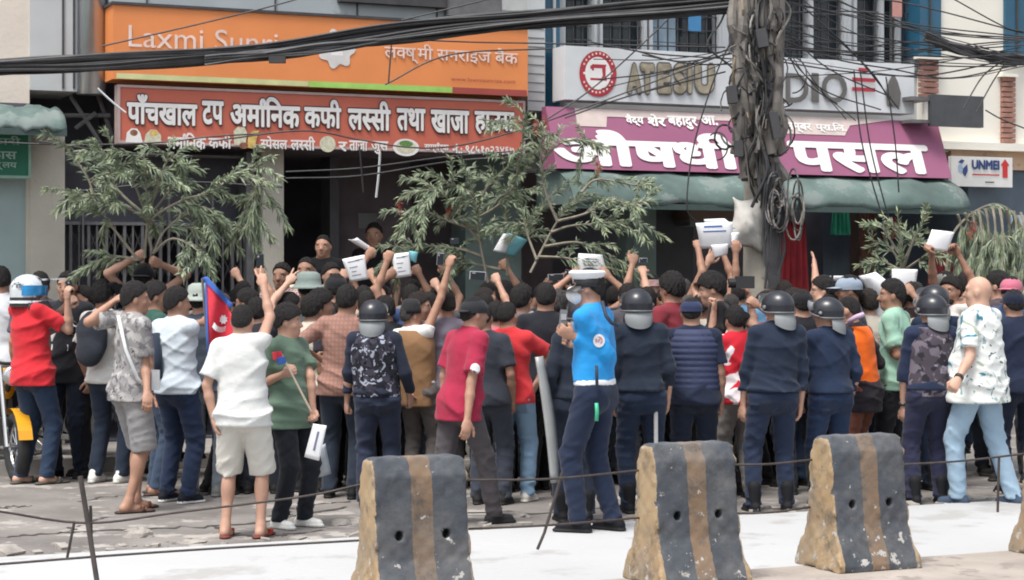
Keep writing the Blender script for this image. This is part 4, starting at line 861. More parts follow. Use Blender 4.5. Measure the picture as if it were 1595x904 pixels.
def rotz(a): c, s = math.cos(a), math.sin(a); return np.array(((c, -s, 0), (s, c, 0), (0, 0, 1.0)))
def rotx(a): c, s = math.cos(a), math.sin(a); return np.array(((1.0, 0, 0), (0, c, -s), (0, s, c)))
def unit(v): return v / (np.linalg.norm(v) + 1e-9)
def folds(seed, amp, freq, zc=None):
    """creases: thin ridges along warped random directions, strongest round the heights zc"""
    rs = np.random.RandomState(seed); W = []
    for i in range(4):
        d = rs.normal(size=3); d[2] = d[2] * .6 + 1.1 * np.sign(d[2] + .01); d /= np.linalg.norm(d); e = rs.normal(size=3); e /= np.linalg.norm(e); W.append((d * freq * rs.uniform(.75, 1.5), e * freq * .33, rs.uniform(0, 6), rs.uniform(0, 6), e * freq * .22, rs.uniform(0, 6)))
    def f(X, Y, Z):
        s = 0
        for (a, b, p, q, c_, r) in W:
            wv = 1 - np.abs(np.sin((a[0] * X + a[1] * Y + a[2] * Z + p + 1.6 * np.sin(b[0] * X + b[1] * Y + b[2] * Z + q)) * .5)); gate = .5 + .5 * np.sin(c_[0] * X + c_[1] * Y + c_[2] * Z + r); s = s + (wv * wv * 1.6 - .45) * gate
        m = 1.0
        if zc is not None:
            m = .3
            for (z, w_) in zc: m = m + np.exp(-((Z - z) / w_) ** 2)
        return -(amp / 2) * s * m
    return f
# ---- hands (right hand: thumb on -x when the palm faces +y; origin at the wrist, fingers along +z)
_hands = {}
def hand_mesh(pose):
    if pose in _hands: return _hands[pose]
    f = Field(); f.cone((0, 0, -.045), (0, 0, .02), .027, .029, A3(0, 1, 0), 1.35, .012); f.ell((0, 0, .052), (.042, .019, .05), k=.012)
    bx = [.030, .0105, -.0095, -.028]; ln = [.062, .074, .079, .071]      # little .. index  (+x = little finger side)
    C = {'fist': (80, 95, 60), 'open': (6, 8, 6), 'relaxed': (28, 32, 22), 'grip': (52, 62, 40), 'flat': (12, 14, 8)}
    for i in range(4):
        c = C.get(pose, C['fist']); spread = 0
        if pose == 'v' and i >= 2: c = C['open']; spread = (-9 if i == 2 else 14) * -1
        if pose == 'point' and i == 3: c = C['open']
        if pose == 'open': spread = (10, 3, -3, -11)[i]
        if pose == 'v' and i == 2: spread = 12
        if pose == 'v' and i == 3: spread = -14
        p = A3(bx[i], .0, .090 - .004 * abs(i - 1.5)); a = 0; r = .0100
        for j, (g, q) in enumerate(zip(c, (.45, .32, .23))):
            a += R(g); d = A3(math.sin(R(spread)) * math.cos(a), math.sin(a), math.cos(a) * math.cos(R(spread))); e = p + d * ln[i] * q * 1.05; f.cone(p, e, r, r - .0009, k=.006); p = e; r -= .0009
    if pose in ('fist', 'v', 'point'): th = [(-.030, .004, .028), (-.042, .026, .058), (-.022, .042, .082), (.0, .044, .088)]
    elif pose == 'grip': th = [(-.030, .004, .028), (-.048, .026, .055), (-.044, .046, .080), (-.030, .054, .098)]
    elif pose == 'thumb': th = [(-.030, .004, .028), (-.050, .012, .06), (-.054, .012, .092), (-.054, .010, .118)]
    else: th = [(-.030, .004, .028), (-.054, .014, .055), (-.066, .020, .084), (-.070, .022, .108)]
    for j in range(3): f.cone(th[j], th[j + 1], .0135 - .0015 * j, .012 - .0015 * j, k=.010)
    _hands[pose] = f.mesh(.0058); return _hands[pose]
def place_hand(wrist, d, palm, pose, right, k):
    V, Q = hand_mesh(pose); z = unit(d); y = unit(palm - z * (palm @ z)); x = np.cross(y, z); B = np.stack([x, y, z], 1); V = V.copy() * k * 1.02
    if not right: V[:, 0] *= -1; Q = Q[:, ::-1]
    return V @ B.T + wrist, Q
# ---- shoes: origin under the ankle, forward +y
_shoes = {}
def shoe_mesh(kind):
    if kind in _shoes: return _shoes[kind]
    f = Field()
    if kind == 'sandal':
        f.cone((0, -.07, .012), (0, .165, .012), .042, .05, A3(0, 0, 1), 3.4, .01); f.cone((-.045, .10, .045), (.045, .10, .045), .012, .012, k=.008); f.cone((-.046, .10, .02), (-.046, .10, .05), .012, .012, k=.008); f.cone((.046, .10, .02), (.046, .10, .05), .012, .012, k=.008)
    else:
        f.cone((0, -.048, .040), (0, .02, .046), .038, .038, k=.02); f.cone((0, .02, .044), (0, .13, .030), .038, .034, k=.02); f.cone((0, -.022, .05), (0, -.015, .085 if kind != 'boot' else .20), .043, .044 if kind != 'boot' else .052, k=.015); f.cone((0, -.055, .012), (0, .14, .012), .038, .043, A3(0, 0, 1), 2.4, .008)
        f.cut.append((A3(0, 0, .0), A3(0, 0, -1)))
    V, Q = f.mesh(.0075); zc = V[Q].mean(1)[:, 2]; _shoes[kind] = (V, Q, (zc < (.022 if kind != 'sandal' else .024)).astype(int)); return _shoes[kind]
m_helm = mat('riot_helmet_shell', (.018, .020, .027), .32, .2, 4, spec=.6); m_flap = mat('neck_guard', (.23, .245, .255), .45, .12, 5); m_rim = mat('helmet_rim', (.12, .125, .13), .4, .1, 5); m_visor = mat('helmet_visor', (.50, .53, .56), .15, .1, 5, spec=.6, alpha=.45)
m_eyew = mat('eye_white', (.6, .56, .52), .4); m_eyed = mat('eye_dark', (.02, .012, .01), .3); m_lip = mat('lip', (.26, .10, .08), .6)
def skin(i): return mat('skin_%s' % 'abcd'[i % 4], ((.44, .255, .185), (.385, .215, .15), (.32, .175, .12), (.50, .305, .225))[i % 4], .55, .10, 9, .1, 40, spec=.35)
def hairmat(i): return mat('hair_%s' % 'abc'[i % 3], ((.014, .012, .012), (.022, .017, .015), (.05, .045, .043))[i % 3], .62, .4, 40, .9, 130, spec=.3)
# ---- headwear in the head frame (origin at the middle of the skull, forward +y)
_wear = {}
def wear_parts(kind):
    """list of (name, mesh, child list)"""
    if kind in _wear: return _wear[kind]
    out = []
    def M(name, mb, mt, sm=True):
        V = np.concatenate(mb.v); return raw_mesh(name, V, mb.f, sm, mt if isinstance(mt, list) else [mt], mb.m)
    def dome(rx, ry, rz, z0=0.0, ang=1.0, n=24, k=10, c=(0, 0, 0)):
        V = []; 
        for i in range(k + 1):
            a = i / k * ang * math.pi / 2; 
            for j in range(n): q = j / n * 6.2832; V.append((c[0] + rx * math.cos(q) * math.cos(a), c[1] + ry * math.sin(q) * math.cos(a), c[2] + z0 + rz * math.sin(a)))
        return V, [(i * n + j, i * n + (j + 1) % n, (i + 1) * n + (j + 1) % n, (i + 1) * n + j) for i in range(k) for j in range(n)]
    def ring(b, rx, ry, z, r, tilt=0.0, n=28): b.tube([(rx * math.cos(a), ry * math.sin(a), z + tilt * math.sin(a)) for a in np.linspace(0, 6.2832, n)], r, 6, False)
    def sheet_arc(a0, a1, r0, r1, z0, z1, n=14, k=6, ys=1.12, bulge=0.0, curve=0.0):
        V = []
        for i in range(k + 1):
            t = i / k
            for j in range(n + 1):
                u = j / n; a = a0 + (a1 - a0) * u; r = r0 + (r1 - r0) * t + bulge * math.sin(math.pi * t); sh = 1 - curve * (2 * u - 1) ** 2 * t
                V.append((r * math.cos(a) * (1 if not curve else sh * .3 + .7), r * math.sin(a) * ys, z0 + (z1 - z0) * t * (1 - curve * (2 * u - 1) ** 2)))
        q = n + 1; return V, [(i * q + j, i * q + j + 1, (i + 1) * q + j + 1, (i + 1) * q + j) for i in range(k) for j in range(n)]
    if kind.startswith('riot'):
        b = MB(); b.add(*dome(.122, .142, .118, .012)); b.add(*sheet_arc(R(-200), R(20), .122, .120, .012, -.045, 22, 4, 1.165)); b.add(*sheet_arc(R(20), R(160), .122, .124, .012, -.005, 14, 2, 1.165))
        ch = []
        c = MB(); c.tube([(.125 * math.cos(a), .146 * math.sin(a), -.046 + .045 * max(0, math.sin(a))) for a in np.linspace(0, 6.2832, 34)], .008, 6, False); ch.append(('rim', M('rim', c, m_rim), []))
        c = MB(); c.add(*sheet_arc(R(-150), R(-30), .112, .135, -.045, -.185, 14, 7, 1.15, .01, .35)); ch.append(('neck_guard', M('neck_guard', c, m_flap), []))
        c = MB(); c.add(*sheet_arc(R(32), R(148), .134, .140, .02, .105, 14, 6, 1.14, .010, .25)); ch.append(('visor', M('visor', c, m_visor), []))
        for s in (-1, 1):
            c = MB(); c.lathe([(.0, -.008), (.018, -.008), (.018, .008), (0, .008)], (s * .128, .02, -.005), 10, Matrix.Rotation(R(90), 3, 'Y')); ch.append(('visor_pivot', M('visor_pivot', c, m_rim), []))
        out.append(('helmet', M('helmet', b, m_helm), ch))
    elif kind == 'dirt':
        mw = mat('helmet_white', (.62, .66, .70), .25, .1, 9, spec=.6, dirt=((.03, .04, .06), .55, 7)); mb_ = mat('goggle_blue', (.03, .22, .48), .1, .5, 9, spec=.8); mk = mat('helmet_black', (.03, .03, .034), .35)
        b = MB(); b.add(*dome(.128, .150, .128, .012)); b.add(*sheet_arc(R(-200), R(20), .128, .127, .012, -.055, 22, 5, 1.17)); b.add(*sheet_arc(R(20), R(160), .128, .132, .012, .005, 14, 2, 1.165))
        ch = []; c = MB(); c.add(*sheet_arc(R(-200), R(20), .1275, .130, -.055, -.135, 22, 5, 1.17)); ch.append(('lower_shell', M('lower_shell', c, mk), []))
        c = MB(); c.add(*sheet_arc(R(-5), R(185), .128, .155, -.085, -.135, 20, 4, 1.30)); c.add(*sheet_arc(R(-5), R(185), .155, .140, -.135, -.165, 20, 3, 1.30)); ch.append(('chin_bar', M('chin_bar', c, mk), []))
        c = MB(); c.add(*sheet_arc(R(-180), R(180), .133, .137, -.082, -.105, 30, 2, 1.18)); ch.append(('white_trim', M('white_trim', c, mw), []))
        c = MB(); c.hexa([(-.075, .11, .085), (.075, .11, .085), (.05, .30, .095), (-.05, .30, .095), (-.075, .10, .10), (.075, .10, .10), (.05, .30, .107), (-.05, .30, .107)]); ch.append(('peak', M('peak', c, mw, False), []))
        c = MB(); c.add(*sheet_arc(R(-25), R(205), .137, .137, -.04, .045, 30, 4, 1.19)); ch.append(('goggles', M('goggles', c, mb_), []))
        out.append(('helmet', M('helmet', b, mw), ch))
    elif kind.startswith('cap'):     # cap:colour[:brim angle]
        cc = kind.split(':')[1]; mt = cloth(cc); br = float(kind.split(':')[2]) if kind.count(':') > 1 else 0
        b = MB(); b.add(*dome(.094, .114, .085, .022)); b.add(*sheet_arc(0, 6.2832, .094, .0935, .022, -.008, 24, 2, 1.21))
        c = MB(); V = []; 
        for i in range(7):
            t = i / 6
            for j in range(9): a = R(35 + 110 * j / 8); r = .105 + .075 * t * math.sin((j / 8) * math.pi) ** .5; V.append((r * math.cos(a) * (1 - .15 * t), r * math.sin(a) * 1.06, .005 - .012 * t + .012 * math.sin(a)))
        c.add(V, [(i * 9 + j, i * 9 + j + 1, (i + 1) * 9 + j + 1, (i + 1) * 9 + j) for i in range(6) for j in range(8)])
        me = M('brim', c, mt); me.transform(Matrix.Rotation(R(br), 4, 'Z')); out.append(('cap', M('cap', b, mt), [('brim', me, [])]))
    elif kind.startswith('flatcap'):
        mt = cloth(kind.split(':')[1]); b = MB(); b.add(*dome(.092, .112, .072, .025)); b.add(*sheet_arc(0, 6.2832, .092, .095, .025, -.004, 24, 2, 1.21)); out.append(('cap', M('cap', b, mt), []))
    elif kind == 'topi':
        mt = cloth('2b2b2e'); b = MB(); b.lathe([(.0985, -.005), (.096, .03), (.088, .075), (.075, .11), (.05, .125), (.0, .128)], (0, -.005, .01), 22); out.append(('topi_cap', M('topi_cap', b, mt), []))
    elif kind.startswith('bucket'):
        mt = cloth(kind.split(':')[1]); b = MB(); b.lathe([(.155, -.025), (.135, -.005), (.112, .015), (.110, .05), (.102, .100), (.07, .122), (0, .125)], (0, 0, .01), 24); out.append(('bucket_hat', M('bucket_hat', b, mt), []))
    elif kind == 'peaked':
        mw = mat('cap_white', (.80, .81, .82), .6, .04); mk = mat('cap_black', (.02, .02, .024), .5); mg = mat('cap_badge', (.55, .56, .58), .3, metal=.7); b = MB(); b.lathe([(.097, .04), (.104, .05), (.122, .078), (.125, .088), (.112, .098), (.06, .102), (0, .102)], (0, .01, .0), 28)
        ch = []; c = MB(); c.lathe([(.096, -.01), (.098, .045), (.090, .046), (.088, -.01)], (0, 0, 0), 28); ch.append(('cap_band', M('cap_band', c, mk), []))
        c = MB(); V = []
        for i in range(5):
            t = i / 4
            for j in range(11): a = R(20 + 140 * j / 10); r = .098 + .062 * t * math.sin(j / 10 * math.pi) ** .6; V.append((r * math.cos(a), r * math.sin(a) * 1.05, -.004 - .035 * t))
        c.add(V, [(i * 11 + j, i * 11 + j + 1, (i + 1) * 11 + j + 1, (i + 1) * 11 + j) for i in range(4) for j in range(10)]); ch.append(('cap_visor', M('cap_visor', c, mk), []))
        c = MB(); c.box((.0, .102, .03), (.016, .006, .018)); ch.append(('cap_badge', M('cap_badge', c, mg), [])); out.append(('peaked_cap', M('peaked_cap', b, mw), ch))
    elif kind == 'band':
        mt = mat('pink_band', (.62, .38, .38), .9, .3, 30); b = MB(); b.add(*sheet_arc(0, 6.2832, .0945, .090, .01, .065, 24, 3, 1.2)); out.append(('headband', M('headband', b, mt), []))
    elif kind == 'mask':
        mt = mat('mask_white', (.80, .81, .82), .8, .04); f = Field(); f.ell((0, .066, -.062), (.068, .068, .068), k=.02); f.ell((0, .124, -.055), (.030, .028, .042), k=.03); V, Q = f.mesh(.008); out.append(('face_mask', raw_mesh('face_mask', V, Q, True, [mt]), []))
        b = MB(); 
        for s in (-1, 1): b.tube([(s * .052, .085, -.04), (s * .082, .0, -.02)], .003, 4)
        out[0][2].append(('ear_loop', M('ear_loop', b, mt), []))
    elif kind == 'glasses':
        b = MB(); b.add(*sheet_arc(R(35), R(145), .088, .088, -.035, .0, 12, 2, 1.16)); out.append(('sunglasses', M('sunglasses', b, m_glass), []))
    _wear[kind] = out; return out
_hairs = {}
def hair_mesh(style):
    if style in _hairs: return _hairs[style]
    g = {'short': (.010, .0022, .60), 'crop': (.005, .001, .70), 'full': (.016, .0026, .55), 'mop': (.024, .004, .40)}[style]; t, nz, sl = g
    f = Field(); f.ell((0, -.004, .006 + t * .55), (.076 + t, .094 + t, .097 + t), k=.02); f.ell((0, -.040, -.03), (.068 + t * .3, .056 + t * .4, .06), k=.03)
    hc = {'short': .0, 'crop': .004, 'full': -.010, 'mop': -.020}[style]; f.cut.append((A3(0, 0, hc), unit(A3(0, {'short': .82, 'crop': .85, 'full': .76, 'mop': .62}[style], -1)))); f.sub.append((A3(0, .135, -.045), (.11, .088, .088 if style != 'mop' else .07)))
    for s_ in (-1, 1): f.sub.append((A3(s_ * .088, .004, -.036), (.022, .030, .040)))
    rs = np.random.RandomState(3); W = [(rs.normal(size=3) * 105, rs.uniform(0, 6)) for i in range(4)]
    V, Q = f.mesh(.0072, lambda X, Y, Z: nz * sum(np.sin(w_[0] * X + w_[1] * Y + w_[2] * Z + p) for w_, p in W) / 2)
    _hairs[style] = raw_mesh('hair', V, Q, True, [hairmat(0)]); return _hairs[style]
NPEOPLE = [0]
def person(label, px, top, Y=None, fy=None, g=0.0, yaw=0, hx=None, hyaw=0, tilt=0, hair='short', wear=(), sk=0, b=1.0, belly=0, w_=1.0, sh=('#888888', 'short'), tr=('#22262e', 'long'), shoe=('shoe', '#222222', '#222222'),
           Rt=None, Lt=None, q=1, face=False, stance=None, group='people in the protesting crowd', vest=None, belt=None, hem=None, loose=0.0, lean=0.0, hairc=None, sash=None, nolegs=False, shadow=None, slim=0.0, outer=None, hatdz=None):
    """px = column of the hips, hx = column of the head, top = row of the top of the head; yaw 0 = back to the camera, +90 = facing left, -90 = facing right, 180 = facing the camera"""
    NPEOPLE[0] += 1; seed = NPEOPLE[0]; rs = random.Random(seed * 13)
    if Y is None: Y = (CH - g) * F / (fy - HY)
    base = np.array(((px - CX) * Y / F, Y, g)); zt = CH + (HY - top) * Y / F - g
    hatdz = (.03 if any(w0.startswith(('riot', 'dirt')) for w0 in wear) else .02 if 'peaked' in wear else .012) if hatdz is None else hatdz
    k = (zt - hatdz) / 1.72; RZ = rotz(R(yaw)); loc = lambda p: RZ.T @ (np.asarray(p, float) - base)
    h = (.0115, .015, .021)[q]
    S = lambda *v: np.array(v, float) * k
    # ---- skeleton
    dxh = 0 if hx is None else (hx - px) * Y / F; hv = RZ.T @ A3(dxh, 0, 0); hv[1] += lean; hv = hv * 1.0
    st = stance or (-.105 + rs.uniform(-.02, .01), rs.uniform(-.06, .06), .105 + rs.uniform(-.01, .02), rs.uniform(-.06, .06))
    pel = S(0, 0, .93); up = lambda z: S(0, 0, z) + hv * np.clip((z - .93) / (1.60 - .93), 0, 1.05)
    neck = up(1.475); chest = up(1.30); headc = up(1.625) + S(0, .012, 0)
    HR = rotz(R(hyaw)) @ rotx(R(-tilt)); hp = lambda *v: headc + HR @ (np.array(v, float) * k)
    tw = 0
    J = {}
    for side, s, tgt in (('L', -1, Lt), ('R', 1, Rt)):
        shd = up(1.415) + S(s * .168 * w_ * (1 + .35 * (b - 1)), -.012, 0)
        pose = 'relaxed'; palm = A3(-s, 0.25, 0); hint = A3(s * .5, -1, -.2)
        if tgt is None: hand = up(1.0) * A3(1, 1, 0) + S(s * (.208 + .12 * (b - 1) + belly * .15) * w_, .03 + rs.uniform(-.03, .05), .80 + rs.uniform(0, .03))
        else:
            dY = tgt[2] if len(tgt) > 2 else -.1
            if dY == -.1 and P(tgt[0], tgt[1], Y)[2] - g > shd[2] + .04:
                sw = base + RZ @ shd; hw = P(tgt[0], tgt[1], Y); dd = math.hypot(hw[0] - sw[0], hw[2] - sw[2]); rch = .612 * k; dY = min(.38, math.sqrt(max(0, rch * rch - dd * dd))) * (1 if math.cos(R(yaw)) > -.3 else -1)
            pose = tgt[3] if len(tgt) > 3 else 'fist'; hand = loc(P(tgt[0], tgt[1], Y + dY))
            if hand[2] > shd[2]: hint = A3(s * .8, -.1, -1); palm = A3(0, 1, 0.0)
            else: hint = A3(s * .5, -.6, -1); palm = A3(-s * .8, .3, .3)
            if len(tgt) > 4 and tgt[4] is not None: hint = loc(P(tgt[4], tgt[5], Y + dY * .5)) - (shd + hand) / 2
            if len(tgt) > 6: palm = RZ.T @ np.asarray(tgt[6], float)
        if hand[2] > shd[2] + .05: shd = shd + S(-s * .02, .0, .05)
        L1, L2 = .295 * k, .255 * k; wr = hand.copy(); el = None
        dv = hand - shd; D_ = np.linalg.norm(dv); full = L1 + L2 + .075 * k
        if D_ > full: f_ = min(D_ / full, 1.13); L1 *= f_; L2 *= f_
        for it in range(4):
            fd = unit(wr - el) if el is not None else unit(hand - shd); wr = hand - fd * .075 * k; dv = wr - shd; D_ = np.linalg.norm(dv); mx = (L1 + L2) * .997
            if D_ > mx:
                wr = shd + dv / D_ * mx; D_ = mx
                if it == 3 and tgt is not None and np.linalg.norm(wr + fd * .075 * k - hand) > .05: print('REACH', label[:40], side, round(float(np.linalg.norm(wr + fd * .075 * k - hand)), 2))
            dh = unit(wr - shd); x = (L1 * L1 - L2 * L2 + D_ * D_) / (2 * D_); hh = math.sqrt(max(L1 * L1 - x * x, 0)); pr = hint - dh * (hint @ dh); el = shd + dh * x + unit(pr) * hh
        J[side] = (shd, el, wr, unit(wr - el), palm, pose)
    legs = {}
    for side, s, fx, fy_ in (('L', -1, st[0], st[1]), ('R', 1, st[2], st[3])):
        hip = S(s * .09 * (.6 + .4 * b), 0, .91); ank = S(fx, fy_, .085); dv = ank - hip; D_ = np.linalg.norm(dv); l1 = l2 = max(.425 * k, D_ * .502); dh = dv / D_; x = D_ / 2; hh = math.sqrt(max(l1 * l1 - x * x, 0)); hint = A3(s * .12, 1, 0); pr = hint - dh * (hint @ dh)
        legs[side] = (hip, hip + dh * x + unit(pr) * hh, ank)
    FY = A3(0, 1, 0)
    # ---- body (one continuous mesh)
    def body_field():
        f = Field(); f.ell(pel + S(0, 0, .0), S(.158 * b, .108 * b, .12)); f.cone(up(1.0), up(1.14), .128 * b * k, .125 * b * k, FY, 1.4); f.ell(chest, S(.158 * b, .105 * b, .185))
        f.cone(J['L'][0], J['R'][0], .046 * k, .046 * k, k=.04); f.cone(up(1.40), up(1.50), .07 * k, .05 * k, k=.04)
        for s_ in ('L', 'R'): f.cone(J[s_][0] * .75 + up(1.415) * .25 + S(0, 0, .005), up(1.475), .038 * k, .045 * k, k=.04); f.cone(up(1.46), hp(0, -.012, -.06), .054 * k * (.8 + .2 * b), .053 * k * (.7 + .3 * b), k=.03)
        for s_ in ('L', 'R'):
            a, e, wv = J[s_][:3]; f.cone(a, e, .045 * k * (.7 + .3 * b), .036 * k * (.7 + .3 * b), k=.03); f.cone(e, e + (wv - e) * .35, .036 * k, .037 * k, k=.015); f.cone(e + (wv - e) * .35, wv, .037 * k, .024 * k, k=.015)
            if not nolegs:
                a, e, an_ = legs[s_]; lk = .80 if tr[1] == 'long' else 1.0; e_ = e - S(0, .012, 0) * (lk < 1); f.cone(a, e_, .080 * k * (.6 + .4 * b) * lk, .054 * k * lk, k=.03); f.cone(e_, an_, .050 * k * lk, .034 * k, k=.02)
                if lk == 1: f.ell(e + (an_ - e) * .32 - S(0, .020, 0), S(.047, .050, .105), k=.03)
                if shoe[0] == 'sandal': f.cone(an_ - S(0, .045, .045), an_ - S(0, -.07, .055), .030 * k, .032 * k, k=.03); f.cone(an_ - S(0, -.05, .055), an_ - S(0, -.145, .066), .034 * k, .020 * k, k=.03); f.cone(an_, an_ - S(0, .03, .05), .036 * k, .03 * k, k=.03)
        f.ell(hp(0, 0, 0), S(.076, .094, .097), HR, .02); f.ell(hp(0, .026, -.065), S(.060, .070, .075), HR, .03); f.ell(hp(0, .066, -.108), S(.030, .026, .024), HR, .03)
        f.cone(hp(0, .090, -.005), hp(0, .110, -.046), .0095 * k, .0165 * k, k=.014); f.cone(hp(-.045, .075, .012), hp(.045, .075, .012), .016 * k, .016 * k, k=.015)
        for s_ in (-1, 1): f.ell(hp(s_ * .079, -.004, -.026), S(.011, .022, .033), HR, .008); f.ell(hp(s_ * .042, .06, -.045), S(.024, .024, .024), HR, .02)
        f.cone(hp(-.018, .088, -.083), hp(.018, .088, -.083), .010 * k, .010 * k, k=.01)
        return f
    V, Q = body_field().mesh(h if q < 2 else .017); mi = np.zeros(len(Q), int); Vs, Qs, Ms = [V], [Q], [mi]; n0 = len(V)
    for side, right in (('L', False), ('R', True)):
        shd, el, wr, d, palm, pose = J[side]; v, qd = place_hand(wr, d, palm, pose, right, k); Vs.append(v); Qs.append(qd + n0); Ms.append(np.zeros(len(qd), int)); n0 += len(v)
    if face:
        for s_ in (-1, 1):
            for (c, r, m_) in (((s_ * .033, .083, -.018), (.013, .009, .007), 1), ((s_ * .033, .0885, -.018), (.006, .0055, .006), 2), ((s_ * .035, .0885, .009), (.021, .006, .0042), 2)):
                f = Field(); f.ell(hp(*c), S(*r), HR, .003); v, qd = f.mesh(.0038); Vs.append(v); Qs.append(qd + n0); Ms.append(np.full(len(qd), m_)); n0 += len(v)
        f = Field(); f.ell(hp(0, .097, -.083), S(.022, .006, .0075), HR, .003); v, qd = f.mesh(.004); Vs.append(v); Qs.append(qd + n0); Ms.append(np.full(len(qd), 3)); n0 += len(v)
        if face == 'beard' or face == 'moustache':
            f = Field(); f.cone(hp(-.024, .094, -.068), hp(.024, .094, -.068), .0075 * k, .0075 * k, k=.006)
            if face == 'beard': f.ell(hp(0, .05, -.10), S(.058, .052, .04), HR, .02)
            v, qd = f.mesh(.006); Vs.append(v); Qs.append(qd + n0); Ms.append(np.full(len(qd), 2)); n0 += len(v)
    root = bpy.data.objects.new('person', raw_mesh('person', np.concatenate(Vs), np.concatenate(Qs), True, [skin(sk), m_eyew, hairmat(0), m_lip], np.concatenate(Ms))); COL.objects.link(root)
    root.location = base; root.rotation_euler = (0, 0, R(yaw)); tag(root, label, 'person', group)
    def child(name, me, par=None, M=None):
        o = bpy.data.objects.new(name, me); COL.objects.link(o); o.parent = par or root
        if M is not None: o.matrix_local = M
        return o
    # ---- trousers
    if not nolegs:
        tc, tl = tr[0], tr[1]; mt = cloth(tc) if isinstance(tc, str) else tc; f = Field(); o_ = .016
        f.ell(pel + S(0, -.006, -.01), S(.158 * b + .016, .108 * b + .022, .14)); f.cone(up(.96), up(1.03), .128 * b * k + .018, .126 * b * k + .018, FY, 1.32, cuts=[(up(1.045), A3(0, 0, 1))])
        for s_, s in (('L', -1), ('R', 1)):
            a, e, an_ = legs[s_]; f.ell(a + S(s * -.012, -.045, -.02), S(.082 * b, .072, .10), k=.04)
            if tl == 'long': f.cone(a, e, .086 * k * (.6 + .4 * b) + o_, (.060 - slim) * k + o_, k=.03); f.cone(e, an_ - S(0, .0, .03), (.060 - slim) * k + o_, (.046 - slim) * k + o_, k=.02)
            else: e2 = a + (e - a) * 1.06; f.cone(a, e2, .090 * k * (.6 + .4 * b) + o_, .083 * k + o_, k=.03, cuts=[(e2, unit(e2 - a))])
        f.cut.append((S(0, 0, .055), A3(0, 0, -1)))
        V, Q = f.mesh(h, folds(seed, .010, 72, [(.50 * k, .14), (.13 * k, .10), (.83 * k, .07)]))
        child('trousers' if tl == 'long' else 'shorts', raw_mesh('trousers', V, Q, True, [mt])); tres = (V, Q, COL.objects[-1])
        sk_, c1, c2 = shoe; V, Q, m_ = shoe_mesh(sk_); key = ('shoe', sk_, c1, c2)
        if key not in _wear: _wear[key] = raw_mesh('shoe', V, Q, True, [mat('shoe_' + c1, c1, .78, .12, 9, spec=.25), mat('sole_' + c2, c2, .7, .1, 9)], m_)
        for s_, s in (('L', -1), ('R', 1)):
            an_ = legs[s_][2]; child('sandal' if sk_ == 'sandal' else 'boot' if sk_ == 'boot' else 'shoe', _wear[key], None, Matrix.Translation(Vector((an_[0], an_[1], 0))) @ Matrix.Rotation(R(-s * 9), 4, 'Z') @ Matrix.Scale(k, 4))
    # ---- upper garment
    hem = (.86 if hem is None else hem)
    def top_field(o_, sleeve, hem_, wd=0.0, neckcut=1.475, collar=True):
        f = Field(); f.ell(chest, S(.158 * b, .105 * b, .185) + o_); lo_ = up(hem_ - .02); f.cone(up(1.30), lo_, .150 * b * k + o_, (.152 * b + belly * .25 + loose + wd) * k + o_, FY, 1.38 - .25 * belly)
        f.ell(up(1.06) + S(0, .04 + .05 * belly, 0), S(.13 * b + .1 * belly, .09 + .28 * belly, .16) + o_ * .6)
        f.cone(J['L'][0] + S(.01, 0, 0), J['R'][0] - S(.01, 0, 0), .045 * k + o_, .045 * k + o_, k=.035); f.cone(up(1.40), up(1.475), .075 * k + o_, .056 * k + o_ * .6, k=.04)
        for s_ in ('L', 'R'): f.cone(J[s_][0] * .8 + up(1.415) * .2 + S(0, 0, .004), up(1.465), .040 * k + o_, .046 * k + o_, k=.035)
        if hem_ < .97: f.ell(pel + S(0, -.012, -.02), S(.158 * b + .022, .112 * b + .03, .15) + o_, k=.04); f.cone(up(.93), S(0, -.012, .78) + hv * 0, (.156 * b) * k + .022 + loose * .4, (.158 * b) * k + .026 + loose * .5, FY, 1.30, k=.04)
        if collar: f.cone(up(1.465), up(1.495), .061 * k, .060 * k, k=.012)
        for s_ in ('L', 'R'):
            a, e, wv = J[s_][:3]
            if sleeve == 'short': e2 = a + (e - a) * .78; f.cone(a, e2, .050 * k + o_, (.056 + loose * .25) * k + o_, k=.03, cuts=[(e2, unit(e2 - a))])
            elif sleeve == 'long': f.cone(a, e, .048 * k + o_ * .9, .041 * k + o_ * .8, k=.03); f.cone(e, wv, .041 * k + o_ * .8, .029 * k + o_ * .7, k=.02, cuts=[(wv - unit(wv - e) * .01, unit(wv - e))])
            elif sleeve == 'rolled': e2 = e + (wv - e) * .25; f.cone(a, e, .054 * k + o_, .049 * k + o_, k=.035); f.cone(e, e2, .050 * k + o_, .048 * k + o_, k=.02, cuts=[(e2, unit(wv - e))])
            elif sleeve == 'none': pass
        f.cut.append((up(hem_), A3(0, 0, -1))); f.cut.append((up(1.512) + S(0, .0, 0), unit(A3(0, .35, 1))))
        return f
    mt = cloth(sh[0]) if isinstance(sh[0], str) else sh[0]
    V, Q = top_field(.014, sh[1], hem).mesh(h, folds(seed + 500, .012, 38, [(1.0 * k, .14), (.90 * k, .10), (1.3 * k, .10)]))
    root_shirt = child('shirt', raw_mesh('shirt', V, Q, True, [mt]))
    if len(sh) > 2:
        f = Field(); f.cone(up(1.452) - S(0, .004, 0), up(1.482) - S(0, .004, 0), .077 * k * (.75 + .25 * b), .064 * k * (.75 + .25 * b), k=.01); f.cut += [(up(1.512), unit(A3(0, .55, 1))), (up(1.440), A3(0, 0, -1))]; cv, cq = f.mesh(.0095); child('collar', raw_mesh('collar', cv, cq, True, [cloth(sh[2])]), root_shirt)
    res = {'root': root, 'k': k, 'J': J, 'base': base, 'RZ': RZ, 'shirt': (V, Q, root_shirt), 'trousers': None if nolegs else tres, 'trcol': tr[0], 'hp': hp, 'up': up, 'S': S, 'child': child, 'world': lambda p: base + RZ @ np.asarray(p)}
